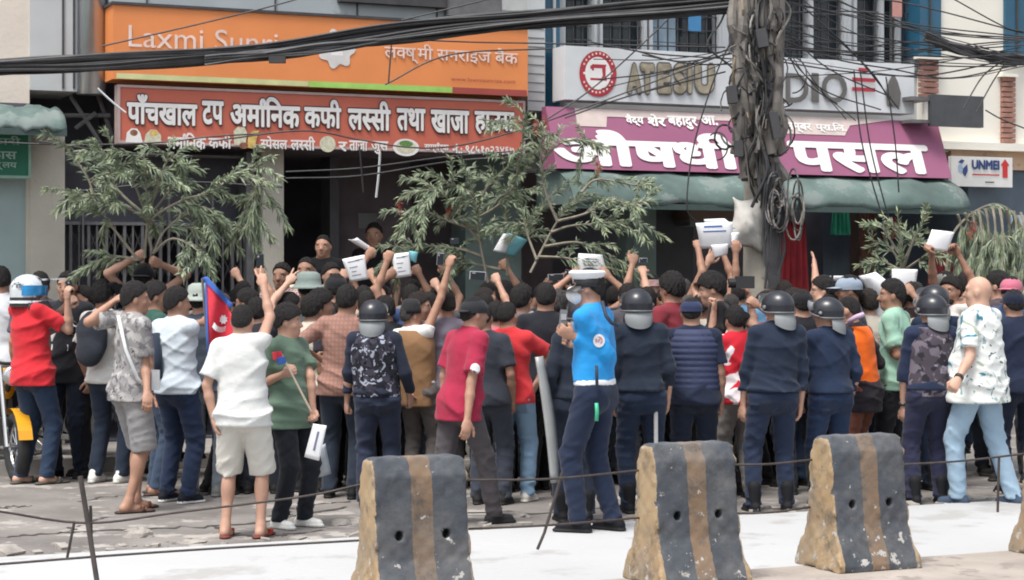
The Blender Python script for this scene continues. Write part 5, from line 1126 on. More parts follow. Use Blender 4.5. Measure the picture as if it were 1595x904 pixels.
    if vest:
        vm, vh, vn = vest; f = Field(); f.ell(chest, S(.158 * b, .105 * b, .18) + .034); f.cone(up(1.32), up(vh - .02), .150 * b * k + .034, .150 * b * k + .036, FY, 1.3)
        for s_ in (-1, 1): f.cone(up(1.34) + S(s_ * .10, 0, 0), up(1.45) + S(s_ * .10, -.005, 0), .055 * k + .02, .042 * k + .02, FY, 1.1)
        f.cut += [(up(vh), A3(0, 0, -1)), (up(1.475), A3(0, 0, 1))]
        for s_ in (-1, 1): f.cut.append((up(1.3) + S(s_ * (.182 * b + .012), 0, 0), A3(s_, 0, .0)))
        dsp = folds(seed + 900, .006, 30)
        if vn == 'ribbed': dsp = lambda X, Y_, Z: .011 * np.abs(np.sin(Z * math.pi / .045)) * -1 + .006 + 0 * X
        V2, Q2 = f.mesh(h, dsp); res['vest'] = (V2, Q2, child('vest', raw_mesh('vest', V2, Q2, True, [vm])))
    if belt:
        f = Field(); f.cone(up(.985), up(.995), (.152 * b + belly * .1) * k + .024, (.150 * b + belly * .1) * k + .024, FY, 1.34); f.cut += [(up(1.012), A3(0, 0, 1)), (up(.965), A3(0, 0, -1))]; V2, Q2 = f.mesh(.011); child('belt', raw_mesh('belt', V2, Q2, True, [belt]))
    # ---- head
    HM = Matrix.Translation(Vector(headc)) @ Matrix(HR.tolist()).to_4x4() @ Matrix.Scale(k, 4)
    if hair:
        o = child('hair', hair_mesh(hair), None, HM)
        if hairc is not None: o.material_slots[0].link = 'OBJECT'; o.material_slots[0].material = hairmat(hairc)
    for w0 in wear:
        for (nm, me, ch) in wear_parts(w0):
            o = child(nm, me, None, HM)
            for (n2, m2, _) in ch: child(n2, m2, o)
    return res
def decal(res, key, name, V2, Fs, mt, cx, cz, sx, sz, back=True, lift=.005, side=None):
    """flat print pressed onto a garment: V2 in 0..1, centred at local (cx, cz) with size sx, sz"""
    V, Q, o = res[key]; bv = BVHTree.FromPolygons([tuple(v) for v in V], [tuple(int(i) for i in q_) for q_ in Q]); out = []
    for (a, c) in V2:
        if side is None: org = Vector((cx + (a - .5) * sx, -2 if back else 2, cz + (c - .5) * sz)); d = Vector((0, 1 if back else -1, 0))
        else: org = Vector((2 * side, cx + (a - .5) * sx * side, cz + (c - .5) * sz)); d = Vector((-side, 0, 0))
        hit, nrm, _, _ = bv.ray_cast(org, d); out.append(tuple(hit - d * lift) if hit is not None else tuple(org + d * 1.85))
    return res['child'](name, raw_mesh(name, out, list(Fs), False, [mt]), o)
def disc(n=16, rings=3):
    V = [(.5, .5)]; 
    for r in range(1, rings + 1): V += [(.5 + .5 * r / rings * math.cos(a), .5 + .5 * r / rings * math.sin(a)) for a in np.linspace(0, 2 * math.pi, n, endpoint=False)]
    Fs = [(0, 1 + j, 1 + (j + 1) % n) for j in range(n)] + [(1 + (r - 1) * n + j, 1 + r * n + j, 1 + r * n + (j + 1) % n, 1 + (r - 1) * n + (j + 1) % n) for r in range(1, rings) for j in range(n)]
    return V, Fs

def pockets(res, z=.835, w_=.115, h_=.125):
    """back pockets stitched on the trousers"""
    k = res['k']; n = 4; V2 = [(i / n, j / n) for j in range(n + 1) for i in range(n + 1)]; Fs = [(j * (n + 1) + i, j * (n + 1) + i + 1, (j + 1) * (n + 1) + i + 1, (j + 1) * (n + 1) + i) for j in range(n) for i in range(n)]
    c = res['trcol']; m = mat('pocket_' + c.strip('#'), tuple(x * .72 for x in lin(c)), .9, .1, 9)
    for s in (-1, 1): decal(res, 'trousers', 'pocket', V2, Fs, m, s * .085 * k, z * k, w_ * k, h_ * k, lift=.004)
# ================================================================== WHO STANDS WHERE
camo = patterned('blue_grey_camouflage', '#24252d', [('#3d3b47', .52, 1.0), ('#a0a5b4', .575, 1.2), ('#14151c', .60, 1.5)], 17)
camo2 = patterned('mauve_camouflage', '#4a444d', [('#6d6670', .52, 1.0), ('#2d2a33', .58, 1.2), ('#8a8490', .66, 1.6)], 11)
camog = patterned('grey_camouflage_shirt', '#8d8b8c', [('#a9a7a6', .50, 1.0), ('#6c6a6d', .57, 1.3), ('#5a585c', .66, 1.7)], 14)
floral = patterned('white_floral_shirt', '#d6d9d6', [('#8ba3a8', .63, 1.0), ('#4a5d66', .645, 1.15), ('#a3ad9d', .64, .85), ('#3d8398', .675, .8)], 7.5, 2, 1.5)
plaidb = grid_cloth('brown_check', '#957166', '#896559', 30, 30, .3); plaidr = grid_cloth('pink_check', '#8a6a66', '#b9a6a2', 40, 40, .3); stripe = grid_cloth('grey_stripe', '#7a7d86', '#a9adb5', 45, 0, .3)
NAVY = '#202b3f'; NAVY2 = '#1b2333'; JEAN = '#2c3b52'; LJEAN = '#7d9ab4'; DK = '#17181c'
SNEAK = ('shoe', '#dcdcd8', '#b4b3ae'); BLK = ('shoe', '#17181b', '#111114'); BOOT = ('boot', '#1b1c20', '#141416'); SAND = ('sandal', '#6b4a3a', '#40302a')
PG = 'riot police in dark helmets'
m_blackbelt = mat('black_belt', (.02, .02, .023), .5)
m_vestp = mat('navy_padded_vest', '#2e3653', .8, .12, 8)
m_printw = mat('white_print', (.66, .68, .69), .8, .1, 20)
# ---------- left side
r1 = person('red t-shirt man in white and blue motorbike helmet, raising a phone', 52, 430, fy=754, yaw=-38, hx=42, hyaw=-30, hair=None, wear=('dirt',), sk=3, b=1.12, sh=('#c92f38', 'short', '#b0252e'), tr=(JEAN, 'long'), shoe=('sandal', '#5a5a52', '#4a4a44'), Rt=(104, 455, -.12, 'grip', 88, 520), Lt=(110, 468, .15, 'grip'), q=0, stance=(-.11, -.05, .11, .05), hem=.83)
r2 = person('black t-shirt man with white winged print, face half hidden by a raised arm', 106, 424, fy=744, yaw=168, hx=106, hyaw=8, sk=1, sh=('#2b2d33', 'short'), tr=('#202735', 'long'), shoe=BLK, q=0, face=True, loose=.02, hem=.80)
person('pink shirt person squeezed between the black t-shirt man and the backpack man', 136, 446, 16.9, yaw=120, hx=132, sk=0, sh=('#c8686e', 'short'), tr=(DK, 'long'), q=1, face=True)
person('white shirt person with dark strap at the far left edge', 6, 416, 17.9, yaw=20, hx=2, sk=1, sh=('#d9dde2', 'short'), q=1)
person('person whose hair only shows above the white and blue helmet', 62, 424, 17.4, yaw=10, sk=1, sh=('#54505a', 'short'), q=2)
r4 = person('man in white top with black backpack, left of the grey camouflage shirt man', 168, 440, fy=752, yaw=-25, hx=160, hair='mop', sk=1, sh=('#d5d4d0', 'short'), tr=('#27303f', 'long'), shoe=SNEAK, q=1, Lt=(140, 600, .2))
r5 = person('grey camouflage shirt and grey shorts man, one hand behind his head', 203, 441, fy=797, yaw=-48, hx=208, hyaw=-25, hair='full', sk=1, b=.96, sh=(camog, 'short'), tr=('#8c8b8c', 'short'), shoe=SAND, Lt=(186, 463, .08, 'open', 172, 500), Rt=(230, 624, -.27, 'relaxed', 226, 560), q=0, stance=(-.07, .09, .09, -.07), hem=.84, loose=.02)
person('dark green t-shirt man with jeans, right of the grey camouflage shirt man', 240, 440, fy=770, yaw=-55, hx=240, hyaw=-20, hair='full', sk=2, sh=('#2f5148', 'short'), tr=('#39475b', 'long'), shoe=SAND, q=1)
r7 = person('pale blue shirt and dark jeans man holding out one arm to the flag', 276, 449, fy=783, yaw=-32, hx=274, hyaw=-28, hair='full', sk=1, b=1.06, sh=('#c3cdd6', 'short', '#b4bfca'), tr=('#26324a', 'long'), shoe=('shoe', '#1c1f29', '#e4e4e2'), Rt=(326, 500, .05, 'fist', 308, 505), q=0, hem=.88, stance=(-.12, .0, .12, -.02))
person('grey jeans person half hidden behind the white shorts man', 318, 446, 15.4, yaw=-15, hx=312, hair='full', wear=('bucket:9aa39c',), sk=0, sh=('#4d5663', 'short'), tr=('#7f8790', 'long'), shoe=('shoe', '#8a8a86', '#9a9a96'), q=1)
r9 = person('white t-shirt and white shorts man in flip flops, one arm raised in a V sign', 378, 474, fy=838, yaw=-6, hx=377, hair='crop', sk=0, b=1.04, sh=('#cbcdcb', 'short'), tr=('#c2bfb7', 'short'), shoe=('sandal', '#8e3b30', '#6c2d26'), Rt=(408, 432, -.1, 'v', 414, 492), Lt=(336, 668, -.02, 'relaxed', 326, 600), q=0, loose=.03, hem=.83, stance=(-.13, .0, .13, .03))
r10 = person('green t-shirt man in black trousers with a thin flag stick, white sneakers', 452, 477, fy=822, yaw=-122, hx=446, hyaw=28, hair='mop', sk=0, b=1.02, sh=('#5d7263', 'short'), tr=('#1d2027', 'long'), shoe=SNEAK, Rt=(452, 578, -.26, 'fist', 420, 612), Lt=(488, 652, -.04, 'fist', 486, 600), q=0, face=True, loose=.04, hem=.78, stance=(-.11, .05, .10, -.03))
r11 = person('tall man in brown checked shirt and dark trousers, hands raised in front', 533, 446, fy=776, yaw=-10, hx=540, hair='full', sk=1, b=1.08, sh=(plaidb, 'rolled', '#8a6458'), tr=('#2b3340', 'long'), shoe=BLK, Lt=(502, 560, .2, 'relaxed', 494, 540), Rt=(560, 520, .3, 'fist'), q=0, hem=.84)
person('cream jacket person mostly hidden left of the brown checked shirt man', 487, 462, 15.7, yaw=-30, hx=486, hair='mop', sk=0, sh=('#c9c4b6', 'long'), tr=(DK, 'long'), q=1)
# ---------- riot police and others, centre
def riot(label, px, top, Y=None, fy=None, yaw=0, hx=None, hyaw=0, v=None, col=NAVY, **kw): return person(label, px, top, Y, fy, yaw=yaw, hx=hx, hyaw=hyaw, hair=kw.pop('hair', 'short'), wear=('riot',), sh=(col, kw.pop('sl', 'long'), col), belt=m_blackbelt, tr=(kw.pop('trc', NAVY), 'long'), shoe=BOOT, vest=v, group=PG, hem=.955, **kw)
p1 = riot('riot officer in blue grey camouflage vest, left of the brown vest old man', 588, 467, fy=790, yaw=-3, hx=581, v=(camo, .93, ''), col='#252a39', trc='#2a3144', b=1.1, q=0, Lt=(540, 640, .1), Rt=(640, 630, .12))
r12 = person('old man in dark topi cap and brown waistcoat with white sleeves, fist up high', 652, 467, fy=766, yaw=-28, hx=640, hyaw=-30, hair='short', hairc=2, wear=('topi',), sk=1, b=1.04, sh=('#e4e5e2', 'short'), tr=('#5f5a58', 'long'), shoe=BLK, vest=(cloth('8a6a4c'), .78, ''), Rt=(706, 392, -.1, 'grip', 716, 462), Lt=(640, 608, -.12, 'relaxed', 668, 560), q=0, hatdz=.03, hem=.99)
r13 = person('striding man in plain maroon t-shirt and black grey cap, arm hanging', 716, 464, fy=818, yaw=-52, hx=732, hyaw=-10, hair='short', wear=('cap:2a2b2f:180',), sk=1, b=1.0, sh=('#9d2b45', 'short'), tr=('#4c484b', 'long'), shoe=('shoe', '#2b2a2c', '#1c1c1e'), Rt=(724, 684, -.30, 'relaxed', 722, 600), q=0, stance=(-.10, -.22, .10, .26), loose=.03, hem=.80, lean=.02)
person('dark t-shirt man between the maroon t-shirt man and the red polo man', 762, 474, 14.8, yaw=-12, hx=752, hair='crop', sk=2, sh=('#33363f', 'short'), tr=('#3a3f4a', 'long'), q=1)
r15 = person('red polo shirt man in pale blue jeans and white sneakers', 799, 470, fy=783, yaw=-16, hx=790, hyaw=-8, hair='crop', sk=1, sh=('#c2353a', 'short', '#a32a30'), tr=(LJEAN, 'long'), shoe=('shoe', '#c9c5be', '#dedad2'), Rt=(832, 604, -.02, 'relaxed', 832, 560), q=0, hem=.86, stance=(-.10, .0, .10, .10))
r16 = person('black shirt man looking away, left of the traffic officer', 846, 442, 15.5, yaw=-4, hx=850, hair='short', sk=1, b=1.12, sh=('#22232a', 'long'), tr=(DK, 'long'), q=1)
person('bearded man facing the camera between the red polo man and the black shirt man', 815, 444, 16.3, yaw=172, hx=814, hair='full', sk=1, sh=('#c9c6c2', 'short'), q=1, face='beard')
p2 = riot('riot officer almost hidden behind the traffic officer', 896, 462, fy=812, yaw=4, hx=908, col='#232a36', trc='#232a38', q=1)
cop = person('traffic officer in bright blue shirt, white peaked cap and white mask', 927, 418, fy=828, g=.03, yaw=62, hx=920, hyaw=16, hair='short', wear=('peaked', 'mask'), sk=1, b=1.0, sh=('#2a8fd2', 'long', '#2580be'), tr=('#222b40', 'long'), shoe=('shoe', '#121318', '#0f1013'), Rt=(886, 530, .22, 'fist', 900, 590), Lt=(878, 516, -.16, 'grip', 940, 600), belt=mat('white_belt', (.78, .79, .80), .5, .05), q=0, face=True, hem=.985, loose=.01, stance=(-.10, .07, .10, -.09), group='traffic police')
p3 = riot('riot officer with pale grey neck guard, right of the traffic officer', 1000, 450, fy=800, yaw=6, hx=993, col='#222a38', b=1.05, q=0)
p4 = person('officer in round navy cap and ribbed padded vest, seen from behind', 1082, 464, 14.55, yaw=-2, hx=1077, hair='crop', wear=('flatcap:2c3450',), sk=1, b=1.16, sh=('#20273a', 'short'), tr=('#1d2434', 'long'), shoe=BOOT, vest=(m_vestp, .90, 'ribbed'), q=0, Lt=(1024, 660, .12), group='police officers without helmets')
r21 = person('black t-shirt man bending left with a camera held up, white sleeve stripe', 1140, 428, 15.6, yaw=75, hx=1112, hyaw=15, tilt=10, hair='mop', sk=0, sh=('#1d1d21', 'short'), tr=(DK, 'long'), Lt=(1113, 470, -.25, 'fist', 1116, 520), Rt=(1163, 448, .15, 'grip', 1180, 500), q=1, face=True)
person('red and white jacket person squeezed left of the tilted helmet officer', 1150, 478, 15.2, yaw=20, hx=1146, hair='full', sk=1, sh=(patterned('red_white_jacket', '#c02634', [('#e2d8dc', .54, 1.0)], 7), 'long'), tr=('#6f6b68', 'long'), Rt=(1172, 470, .0, 'grip'), q=1)
p5 = riot('riot officer in plain navy overalls with tilted helmet, hands hanging', 1204, 453, fy=797, yaw=8, hx=1212, hyaw=28, col='#222b3c', trc='#232d42', b=1.14, q=0, Lt=(1156, 648, .05, 'relaxed', 1146, 580), Rt=(1246, 646, .05, 'relaxed', 1258, 580), stance=(-.16, .0, .12, .02))
p6 = riot('riot officer turned left in front of the orange vest man', 1294, 463, 14.7, yaw=24, hx=1290, hyaw=40, col='#212d44', trc='#22304a', b=1.1, q=0, Lt=(1245, 640, .1))
r24 = person('orange vest man with shaved head and dark sleeves, facing left', 1344, 462, 15.3, yaw=48, hx=1324, hyaw=20, hair='crop', sk=1, sh=('#262329', 'long'), tr=('#6a4034', 'long'), vest=(cloth('ec6a1f'), .93, ''), q=0, hem=.74, Rt=(1310, 560, .2), Lt=(1318, 590, -.1))
person('man in grey sports cap behind the orange vest man', 1330, 430, 16.3, yaw=80, hx=1325, hyaw=5, hair='short', wear=('cap:8a97a6',), sk=2, sh=('#3a3f4a', 'short'), q=1, face=True)
person('young man with black hair facing left, black sleeve raised with open hand', 1286, 432, 16.5, yaw=70, hx=1284, hyaw=15, hair='full', sk=0, sh=('#26272b', 'long'), Lt=(1268, 406, -.1, 'open', 1262, 450), q=1, face=True)
r27 = person('pale green polo shirt man facing left with a dark moustache', 1396, 437, 15.6, yaw=62, hx=1392, hyaw=22, hair='full', sk=2, b=1.05, sh=('#8fb5a2', 'short', '#a3c2b2'), tr=('#1c1d22', 'long'), q=0, face='moustache', Lt=(1372, 540, .1, 'relaxed'), hem=.84)
p7 = riot('riot officer in mauve camouflage vest, left of the floral shirt man', 1447, 458, fy=786, yaw=8, hx=1452, hyaw=20, v=(camo2, .90, ''), col='#242d44', trc='#2a2c42', b=1.04, sl='rolled', q=0, Lt=(1406, 650, .05, 'relaxed', 1400, 580), stance=(-.13, 0, .12, .04))
riot('riot officer whose helmet shows just behind the mauve vest officer', 1468, 444, 15.8, yaw=6, hx=1456, hyaw=15, q=1)
r29 = person('bald heavy man in white leaf print shirt and light jeans', 1524, 429, fy=788, yaw=48, hx=1527, hyaw=14, hair=None, sk=3, b=1.24, belly=.36, sh=(floral, 'short', '#cfd3d0'), tr=('#90a7ba', 'long'), shoe=('shoe', '#3d4c5e', '#b9b4ac'), Lt=(1486, 602, -.42, 'fist', 1516, 565), Rt=(1470, 600, .25, 'fist'), q=0, hem=.78, loose=.0, stance=(-.12, .10, .14, -.22))
p9 = person('officer in dark navy jacket at the right edge beside the floral shirt man', 1586, 452, 15.6, yaw=8, hx=1580, hair='short', wear=('cap:1c2233',), sk=1, b=1.14, sh=('#20283c', 'long'), tr=('#1c2334', 'long'), shoe=BOOT, q=0, group='police officers without helmets')
person('man in pink cap and sunglasses at the right edge', 1580, 432, 16.6, yaw=150, hx=1576, hair='short', wear=('cap:b4667a', 'glasses'), sk=0, sh=('#3c4a68', 'short'), q=1, face=True)
r31 = person('bearded young man lifting a blank white sheet with both hands', 1478, 432, 16.7, yaw=128, hx=1482, hyaw=10, hair='full', sk=2, sh=('#cfcac4', 'short'), Rt=(1450, 386, -.25, 'grip', 1446, 436), Lt=(1487, 386, .05, 'grip', 1512, 440), q=1, face='beard')
# ---------- middle and back of the crowd
def mid(label, px, top, Y, yaw=0, hx=None, **kw): kw.setdefault('q', 1); return person(label, px, top, Y, yaw=yaw, hx=hx, **kw)
mid('dark capped person holding up the left branch with both hands', 224, 412, 16.5, -10, wear=('cap:202126:180',), sh=('#26272c', 'short'), Lt=(221, 396, -.12, 'fist', 196, 440), Rt=(240, 408, -.12, 'fist', 252, 440), sk=0, g=.14)
mid('person with dark sleeve raising a closed fist left of the V sign', 366, 448, 16.6, 0, hx=372, sh=('#26262b', 'long'), Rt=(365, 422, -.1, 'fist'), sk=0)
mid('person raising a bare forearm in a V sign behind the green t-shirt man', 408, 466, 15.6, -6, hx=400, sh=('#31333c', 'short'), Rt=(456, 432, -.1, 'v', 430, 476), sk=3, hair='full')
mid('person lifting a dark phone above the white t-shirt man', 392, 458, 15.9, 0, hx=388, sh=('#3b3640', 'short'), Rt=(404, 420, -.1, 'grip'), sk=2)
mid('round faced man in pink checked shirt looking out by the beige pillar', 440, 410, 17.7, 165, sh=(plaidr, 'short'), sk=2, face=True, g=.14, hair='short')
mid('older man in cream shirt looking out left of the black shirt man', 478, 401, 18.0, 170, sh=('#c4baa2', 'short'), sk=2, face=True, g=.14, hair='crop')
mid('big man in black shirt standing high in the dark doorway', 504, 366, 19.2, 172, sh=('#0f1014', 'short'), sk=1, face=True, g=.5, hair='crop', b=1.25)
mid('man with neat black hair looking right beside the first white sheet', 515, 410, 17.5, -150, sh=('#4a4f58', 'short'), sk=0, face=True, g=.14, hair='short')
mid('dim figure standing inside the dark room behind the white sheets', 583, 348, 20.2, 175, sh=('#15151a', 'short'), sk=2, face=True, g=.5)
mid('person in grey felt hat in front of the cream shirt man', 480, 428, 16.9, 0, wear=('bucket:8d9a96',), sh=('#6a6d70', 'short'), sk=1)
mid('person in black cap with white front below the first white sheet', 524, 428, 16.4, 20, wear=('cap:26272b',), sh=('#2b2c31', 'short'), sk=1)
mid('tan sleeved person holding up the first white sheet in both hands', 566, 446, 16.3, 0, sh=('#b7ab98', 'long'), Lt=(537, 424, -.1, 'grip'), Rt=(576, 424, -.1, 'grip'), sk=1)
mid('person with a folded white paper raised over the first white sheet', 590, 440, 16.8, 5, sh=('#8a7f78', 'short'), Lt=(578, 392, -.1, 'grip'), sk=1, g=.1)
mid('person stretching one long bare forearm with a clenched fist', 584, 454, 15.9, 0, hx=572, sh=('#a8998c', 'short'), Rt=(607, 396, -.1, 'fist', 592, 446), sk=1)
mid('denim sleeved person holding the second white sheet', 640, 444, 16.6, 4, sh=('#3c4e73', 'long'), Rt=(648, 418, -.1, 'grip'), Lt=(612, 424, .0, 'grip'), sk=2)
mid('white sleeved person with a raised fist left of the old man', 672, 456, 16.2, 0, hx=668, sh=('#d7d9da', 'long'), Rt=(676, 438, -.1, 'fist'), sk=0)
mid('person holding up a pale phone beside the raised fist of the old man', 680, 450, 16.7, 8, sh=('#54545a', 'short'), Rt=(690, 416, -.1, 'grip'), sk=1)
mid('maroon sleeved person raising one bare arm above the red polo man', 764, 458, 16.0, 0, hx=756, sh=('#7a2233', 'short'), Rt=(771, 430, -.1, 'fist', 782, 474), sk=0)
mid('pink shirt person behind the red polo man', 772, 470, 15.6, -5, sh=('#c06a78', 'short'), sk=1)
mid('person waving a folded turquoise leaflet over the crowd', 786, 438, 16.9, 0, sh=('#3e4148', 'short'), Rt=(784, 410, -.1, 'grip'), sk=2)
mid('person photographing with a phone in both hands, left of the traffic officer', 866, 440, 16.8, 0, sh=('#33343a', 'short'), Lt=(854, 440, -.1, 'grip'), Rt=(876, 432, -.1, 'grip'), sk=1)
mid('person lifting a printed sheet right behind the white peaked cap', 916, 446, 16.6, 0, sh=('#45464e', 'short'), Lt=(898, 424, -.05, 'grip'), Rt=(940, 424, -.05, 'grip'), sk=1)
mid('person raising a thumb high right of the white peaked cap', 978, 442, 16.3, 0, sh=('#4c4a50', 'short'), Rt=(988, 400, -.1, 'thumb', 992, 450), sk=1, g=.08)
mid('person raising a fist with a small phone in front of the grey green pillar', 1008, 448, 16.1, 0, sh=('#2e2e34', 'short'), Lt=(1000, 418, -.1, 'grip', 998, 454), sk=0)
mid('person with pale pink headband facing the camera', 1015, 428, 16.7, 160, wear=('band',), sh=('#7a3d42', 'short'), sk=0, face=True)
mid('curly black haired person with red collar facing left', 1048, 428, 15.9, 40, hair='mop', sh=('#7c2f38', 'short'), sk=1)
mid('tall person in dark cap holding the stacked white sheets with bare arms', 1098, 424, 16.6, 0, wear=('cap:232327:160',), sh=('#57524e', 'short'), Lt=(1086, 378, -.1, 'grip', 1080, 420), Rt=(1122, 384, -.1, 'grip'), sk=2, g=.14)
mid('pale blue sleeved person with one hand under the stacked white sheets', 1116, 436, 16.4, 0, sh=('#6d9cc0', 'long'), Lt=(1108, 400, -.1, 'open'), sk=0, g=.1)
mid('blue denim sleeved person reaching the right side of the stacked white sheets', 1156, 438, 16.3, 0, hx=1150, sh=('#5c86a8', 'rolled'), Lt=(1146, 382, -.1, 'grip', 1150, 432), sk=2, g=.14)
mid('black capped person with grey scarf, right of the tilted helmet officer', 1250, 452, 15.6, 10, wear=('cap:1f2024',), sh=('#202127', 'short'), sk=0)
mid('person holding a blank square card above the green polo man', 1420, 440, 16.6, 10, sh=('#4c3c3c', 'short'), Rt=(1414, 448, -.15, 'grip'), sk=2)
mid('black haired person at the right facing left beside the pink cap', 1556, 424, 17.0, 60, sh=('#4a4146', 'short'), sk=0, face=True, hair='full')
mid('person behind the bald man with only black hair showing', 1506, 424, 17.2, 0, sh=('#54565c', 'short'), sk=1)
mid('person in grey cap under the raised blank sheet', 1474, 424, 17.4, 20, wear=('cap:8b8a86',), sh=('#70696a', 'short'), sk=1)
rf = random.Random(77); lbls = 'person turned sideways deep in the packed crowd, mostly hidden'; lblf = 'dark haired person packed in the middle of the crowd, seen from behind'
for row, (Y, t0, t1, x0, x1, step) in enumerate(((17.2, 436, 448, 250, 1530, 50), (16.0, 446, 462, 330, 1420, 52))):
    x = x0 + rf.uniform(0, 20)
    while x < x1:
        if not (row == 0 and (425 < x < 530)):
            yw = rf.choice((rf.uniform(-30, 30), rf.uniform(-30, 30), rf.uniform(45, 95), rf.uniform(-95, -45))); hr_, wr_ = rf.choice((('short', ()), ('full', ()), ('full', ()), ('mop', ()), ('crop', ()), ('short', ('cap:' + rf.choice(('2b2d33', '5a5f68', '3a2f33')),))))
            wr_ = wr_ if abs(yw) > 40 else ()
            mid(lblf if abs(yw) < 40 else lbls, x, rf.uniform(t0, t1), Y + rf.uniform(-.25, .25) + (x - 800) * .0006, yw, hair=hr_, wear=wr_, face=abs(yw) > 40, sk=rf.randint(0, 3), hairc=rf.choice((0, 0, 1, 1, 2)),
                sh=(rf.choice(('#3a3a42', '#6b6570', '#2a2c33', '#8b8480', '#44505e', '#a09d9a', '#6d4448', '#3f4b45', '#b9b2a6')), rf.choice(('short', 'long'))), tr=(rf.choice((DK, JEAN, '#3c3a3c')), 'long'), q=2, g=.14 if row == 0 else 0, group='people packed in the middle of the crowd' if abs(yw) < 40 else 'people turned sideways in the crowd')
        x += step * rf.uniform(.8, 1.2)

# ================================================================== DETAILS ON PEOPLE
for r_ in (r1, r7, r15, p1, p4, p5, p6, p7, r29): pockets(r_, h_=.12)
def rotL(res, p): return res['RZ'].T @ (np.asarray(p, float) - res['base'])
k = r2['k']; wing = [(0, .62), (.12, .80), (.3, .92), (.5, .97), (.7, .92), (.88, .80), (1, .62), (.86, .66), (.72, .74), (.64, .66), (.5, .60), (.36, .66), (.28, .74), (.14, .66)]
decal(r2, 'shirt', 'print', wing, [(0, 1, 2, 13), (2, 12, 13), (2, 3, 11, 12), (3, 10, 11), (3, 4, 9, 10), (4, 8, 9), (4, 5, 7, 8), (5, 6, 7)], m_printw, 0, 1.23 * k, .30, .30, back=False)
decal(r2, 'shirt', 'print', [(.1, .3), (.9, .3), (.95, .5), (.75, .58), (.25, .58), (.05, .5), (.25, .0), (.9, .0), (.9, .2), (.25, .2)], [(0, 1, 2, 3, 4, 5), (6, 7, 8, 9)], m_printw, 0, 1.20 * k, .26, .26, back=False)
k = cop['k']; sv, sf_ = disc()
def sleeve_badge(res, key, px, py, size, m, name): # round badge facing the camera
    V, Q, o = res[key]; bv = BVHTree.FromPolygons([tuple(v) for v in V], [tuple(int(i) for i in q_) for q_ in Q])
    Y = res['base'][1] - 1.0; c = rotL(res, P(px, py, Y)); cc = rotL(res, (0, 0, CH)); d = unit(c - cc); rx = unit(res['RZ'].T @ A3(1, 0, 0)); out = []
    for (a, e) in sv:
        p = c + rx * (a - .5) * size + A3(0, 0, (e - .5) * size * 1.15); hit, n_, _, _ = bv.ray_cast(Vector(p), Vector(d)); out.append(tuple(hit - Vector(d) * .006) if hit is not None else tuple(p + d))
    return res['child'](name, raw_mesh(name, out, sf_, False, [m]), o)
sleeve_badge(cop, 'shirt', 933, 531, .078, m_printw, 'sleeve_badge'); sleeve_badge(cop, 'shirt', 933, 531, .050, mat('badge_red', (.45, .18, .2), .6), 'sleeve_badge')
sleeve_badge(r13, 'shirt', 740, 575, .07, m_printw, 'sleeve_print')
def strap(res, pts, r, m, name, dy=0.0, par=None):
    b_ = MB(); Y = res['base'][1] + dy; b_.tube([rotL(res, P(x, y, Y + z)) for x, y, z in pts], r, 6); V = np.concatenate(b_.v); return res['child'](name, raw_mesh(name, V, b_.f, True, [m]), par)
m_navys = mat('navy_strap', (.02, .03, .06), .7); m_teal = mat('green_lanyard', (.05, .45, .25), .5)
strap(cop, [(938, 470, -.17), (944, 492, -.22), (952, 503, -.24), (962, 508, -.2)], .014, m_navys, 'shoulder_strap'); strap(cop, [(929, 570, -.22), (930, 604, -.2)], .012, m_navys, 'pen_strap'); strap(cop, [(929, 628, -.22), (930, 642, -.22), (929, 656, -.22)], .014, m_teal, 'lanyard')
strap(r5, [(184, 492, -.16), (196, 545, -.21), (214, 590, -.2), (232, 606, -.12)], .014, m_printw, 'bag_strap')
sg = MB(); sg.box(rotL(r5, P(237, 592, r5['base'][1] - .06)), (.05, .035, .075)); r5['child']('sling_bag', raw_mesh('sling_bag', np.concatenate(sg.v), sg.f, False, [m_printw]))
f = Field(); kk = r4['k']; f.ell(A3(0, -.22, 1.27) * kk, A3(.16, .085, .22) * kk); f.ell(A3(0, -.26, 1.14) * kk, A3(.14, .07, .13) * kk); V, Q = f.mesh(.014, folds(77, .01, 30)); bpk = r4['child']('backpack', raw_mesh('backpack', V, Q, True, [cloth('2b2f38')]))
for s_ in (-1, 1): f = Field(); f.cone(A3(s_ * .12, -.17, 1.40) * kk, A3(s_ * .13, .0, 1.48) * kk, .022, .022); f.cone(A3(s_ * .13, .0, 1.48) * kk, A3(s_ * .13, .14, 1.33) * kk, .022, .02); V, Q = f.mesh(.012); r4['child']('strap', raw_mesh('strap', V, Q, True, [cloth('2b2f38')]), bpk)
strap(r21, [(1148, 486, -.22), (1140, 505, -.24), (1132, 522, -.24), (1127, 534, -.22)], .018, m_printw, 'sleeve_stripe')
strap(r24, [(1322, 502, -.12), (1334, 494, -.16), (1346, 490, -.16)], .022, mat('lilac_collar', (.5, .36, .5), .8), 'collar_stripe')
strap(r7, [(243, 520, -.05), (246, 560, -.1), (247, 590, -.1)], .035, cloth('2b3444'), 'side_panel')
m_watch = mat('watch_black', (.02, .02, .022), .4)
def watch(res, side):
    sh_, el, wr, d = res['J'][side][:4]; b_ = MB(); b_.tube([wr - d * .035, wr - d * .012], .036, 12); res['child']('wristwatch', raw_mesh('wristwatch', np.concatenate(b_.v), b_.f, True, [m_watch]))
watch(p7, 'L'); watch(r29, 'L')
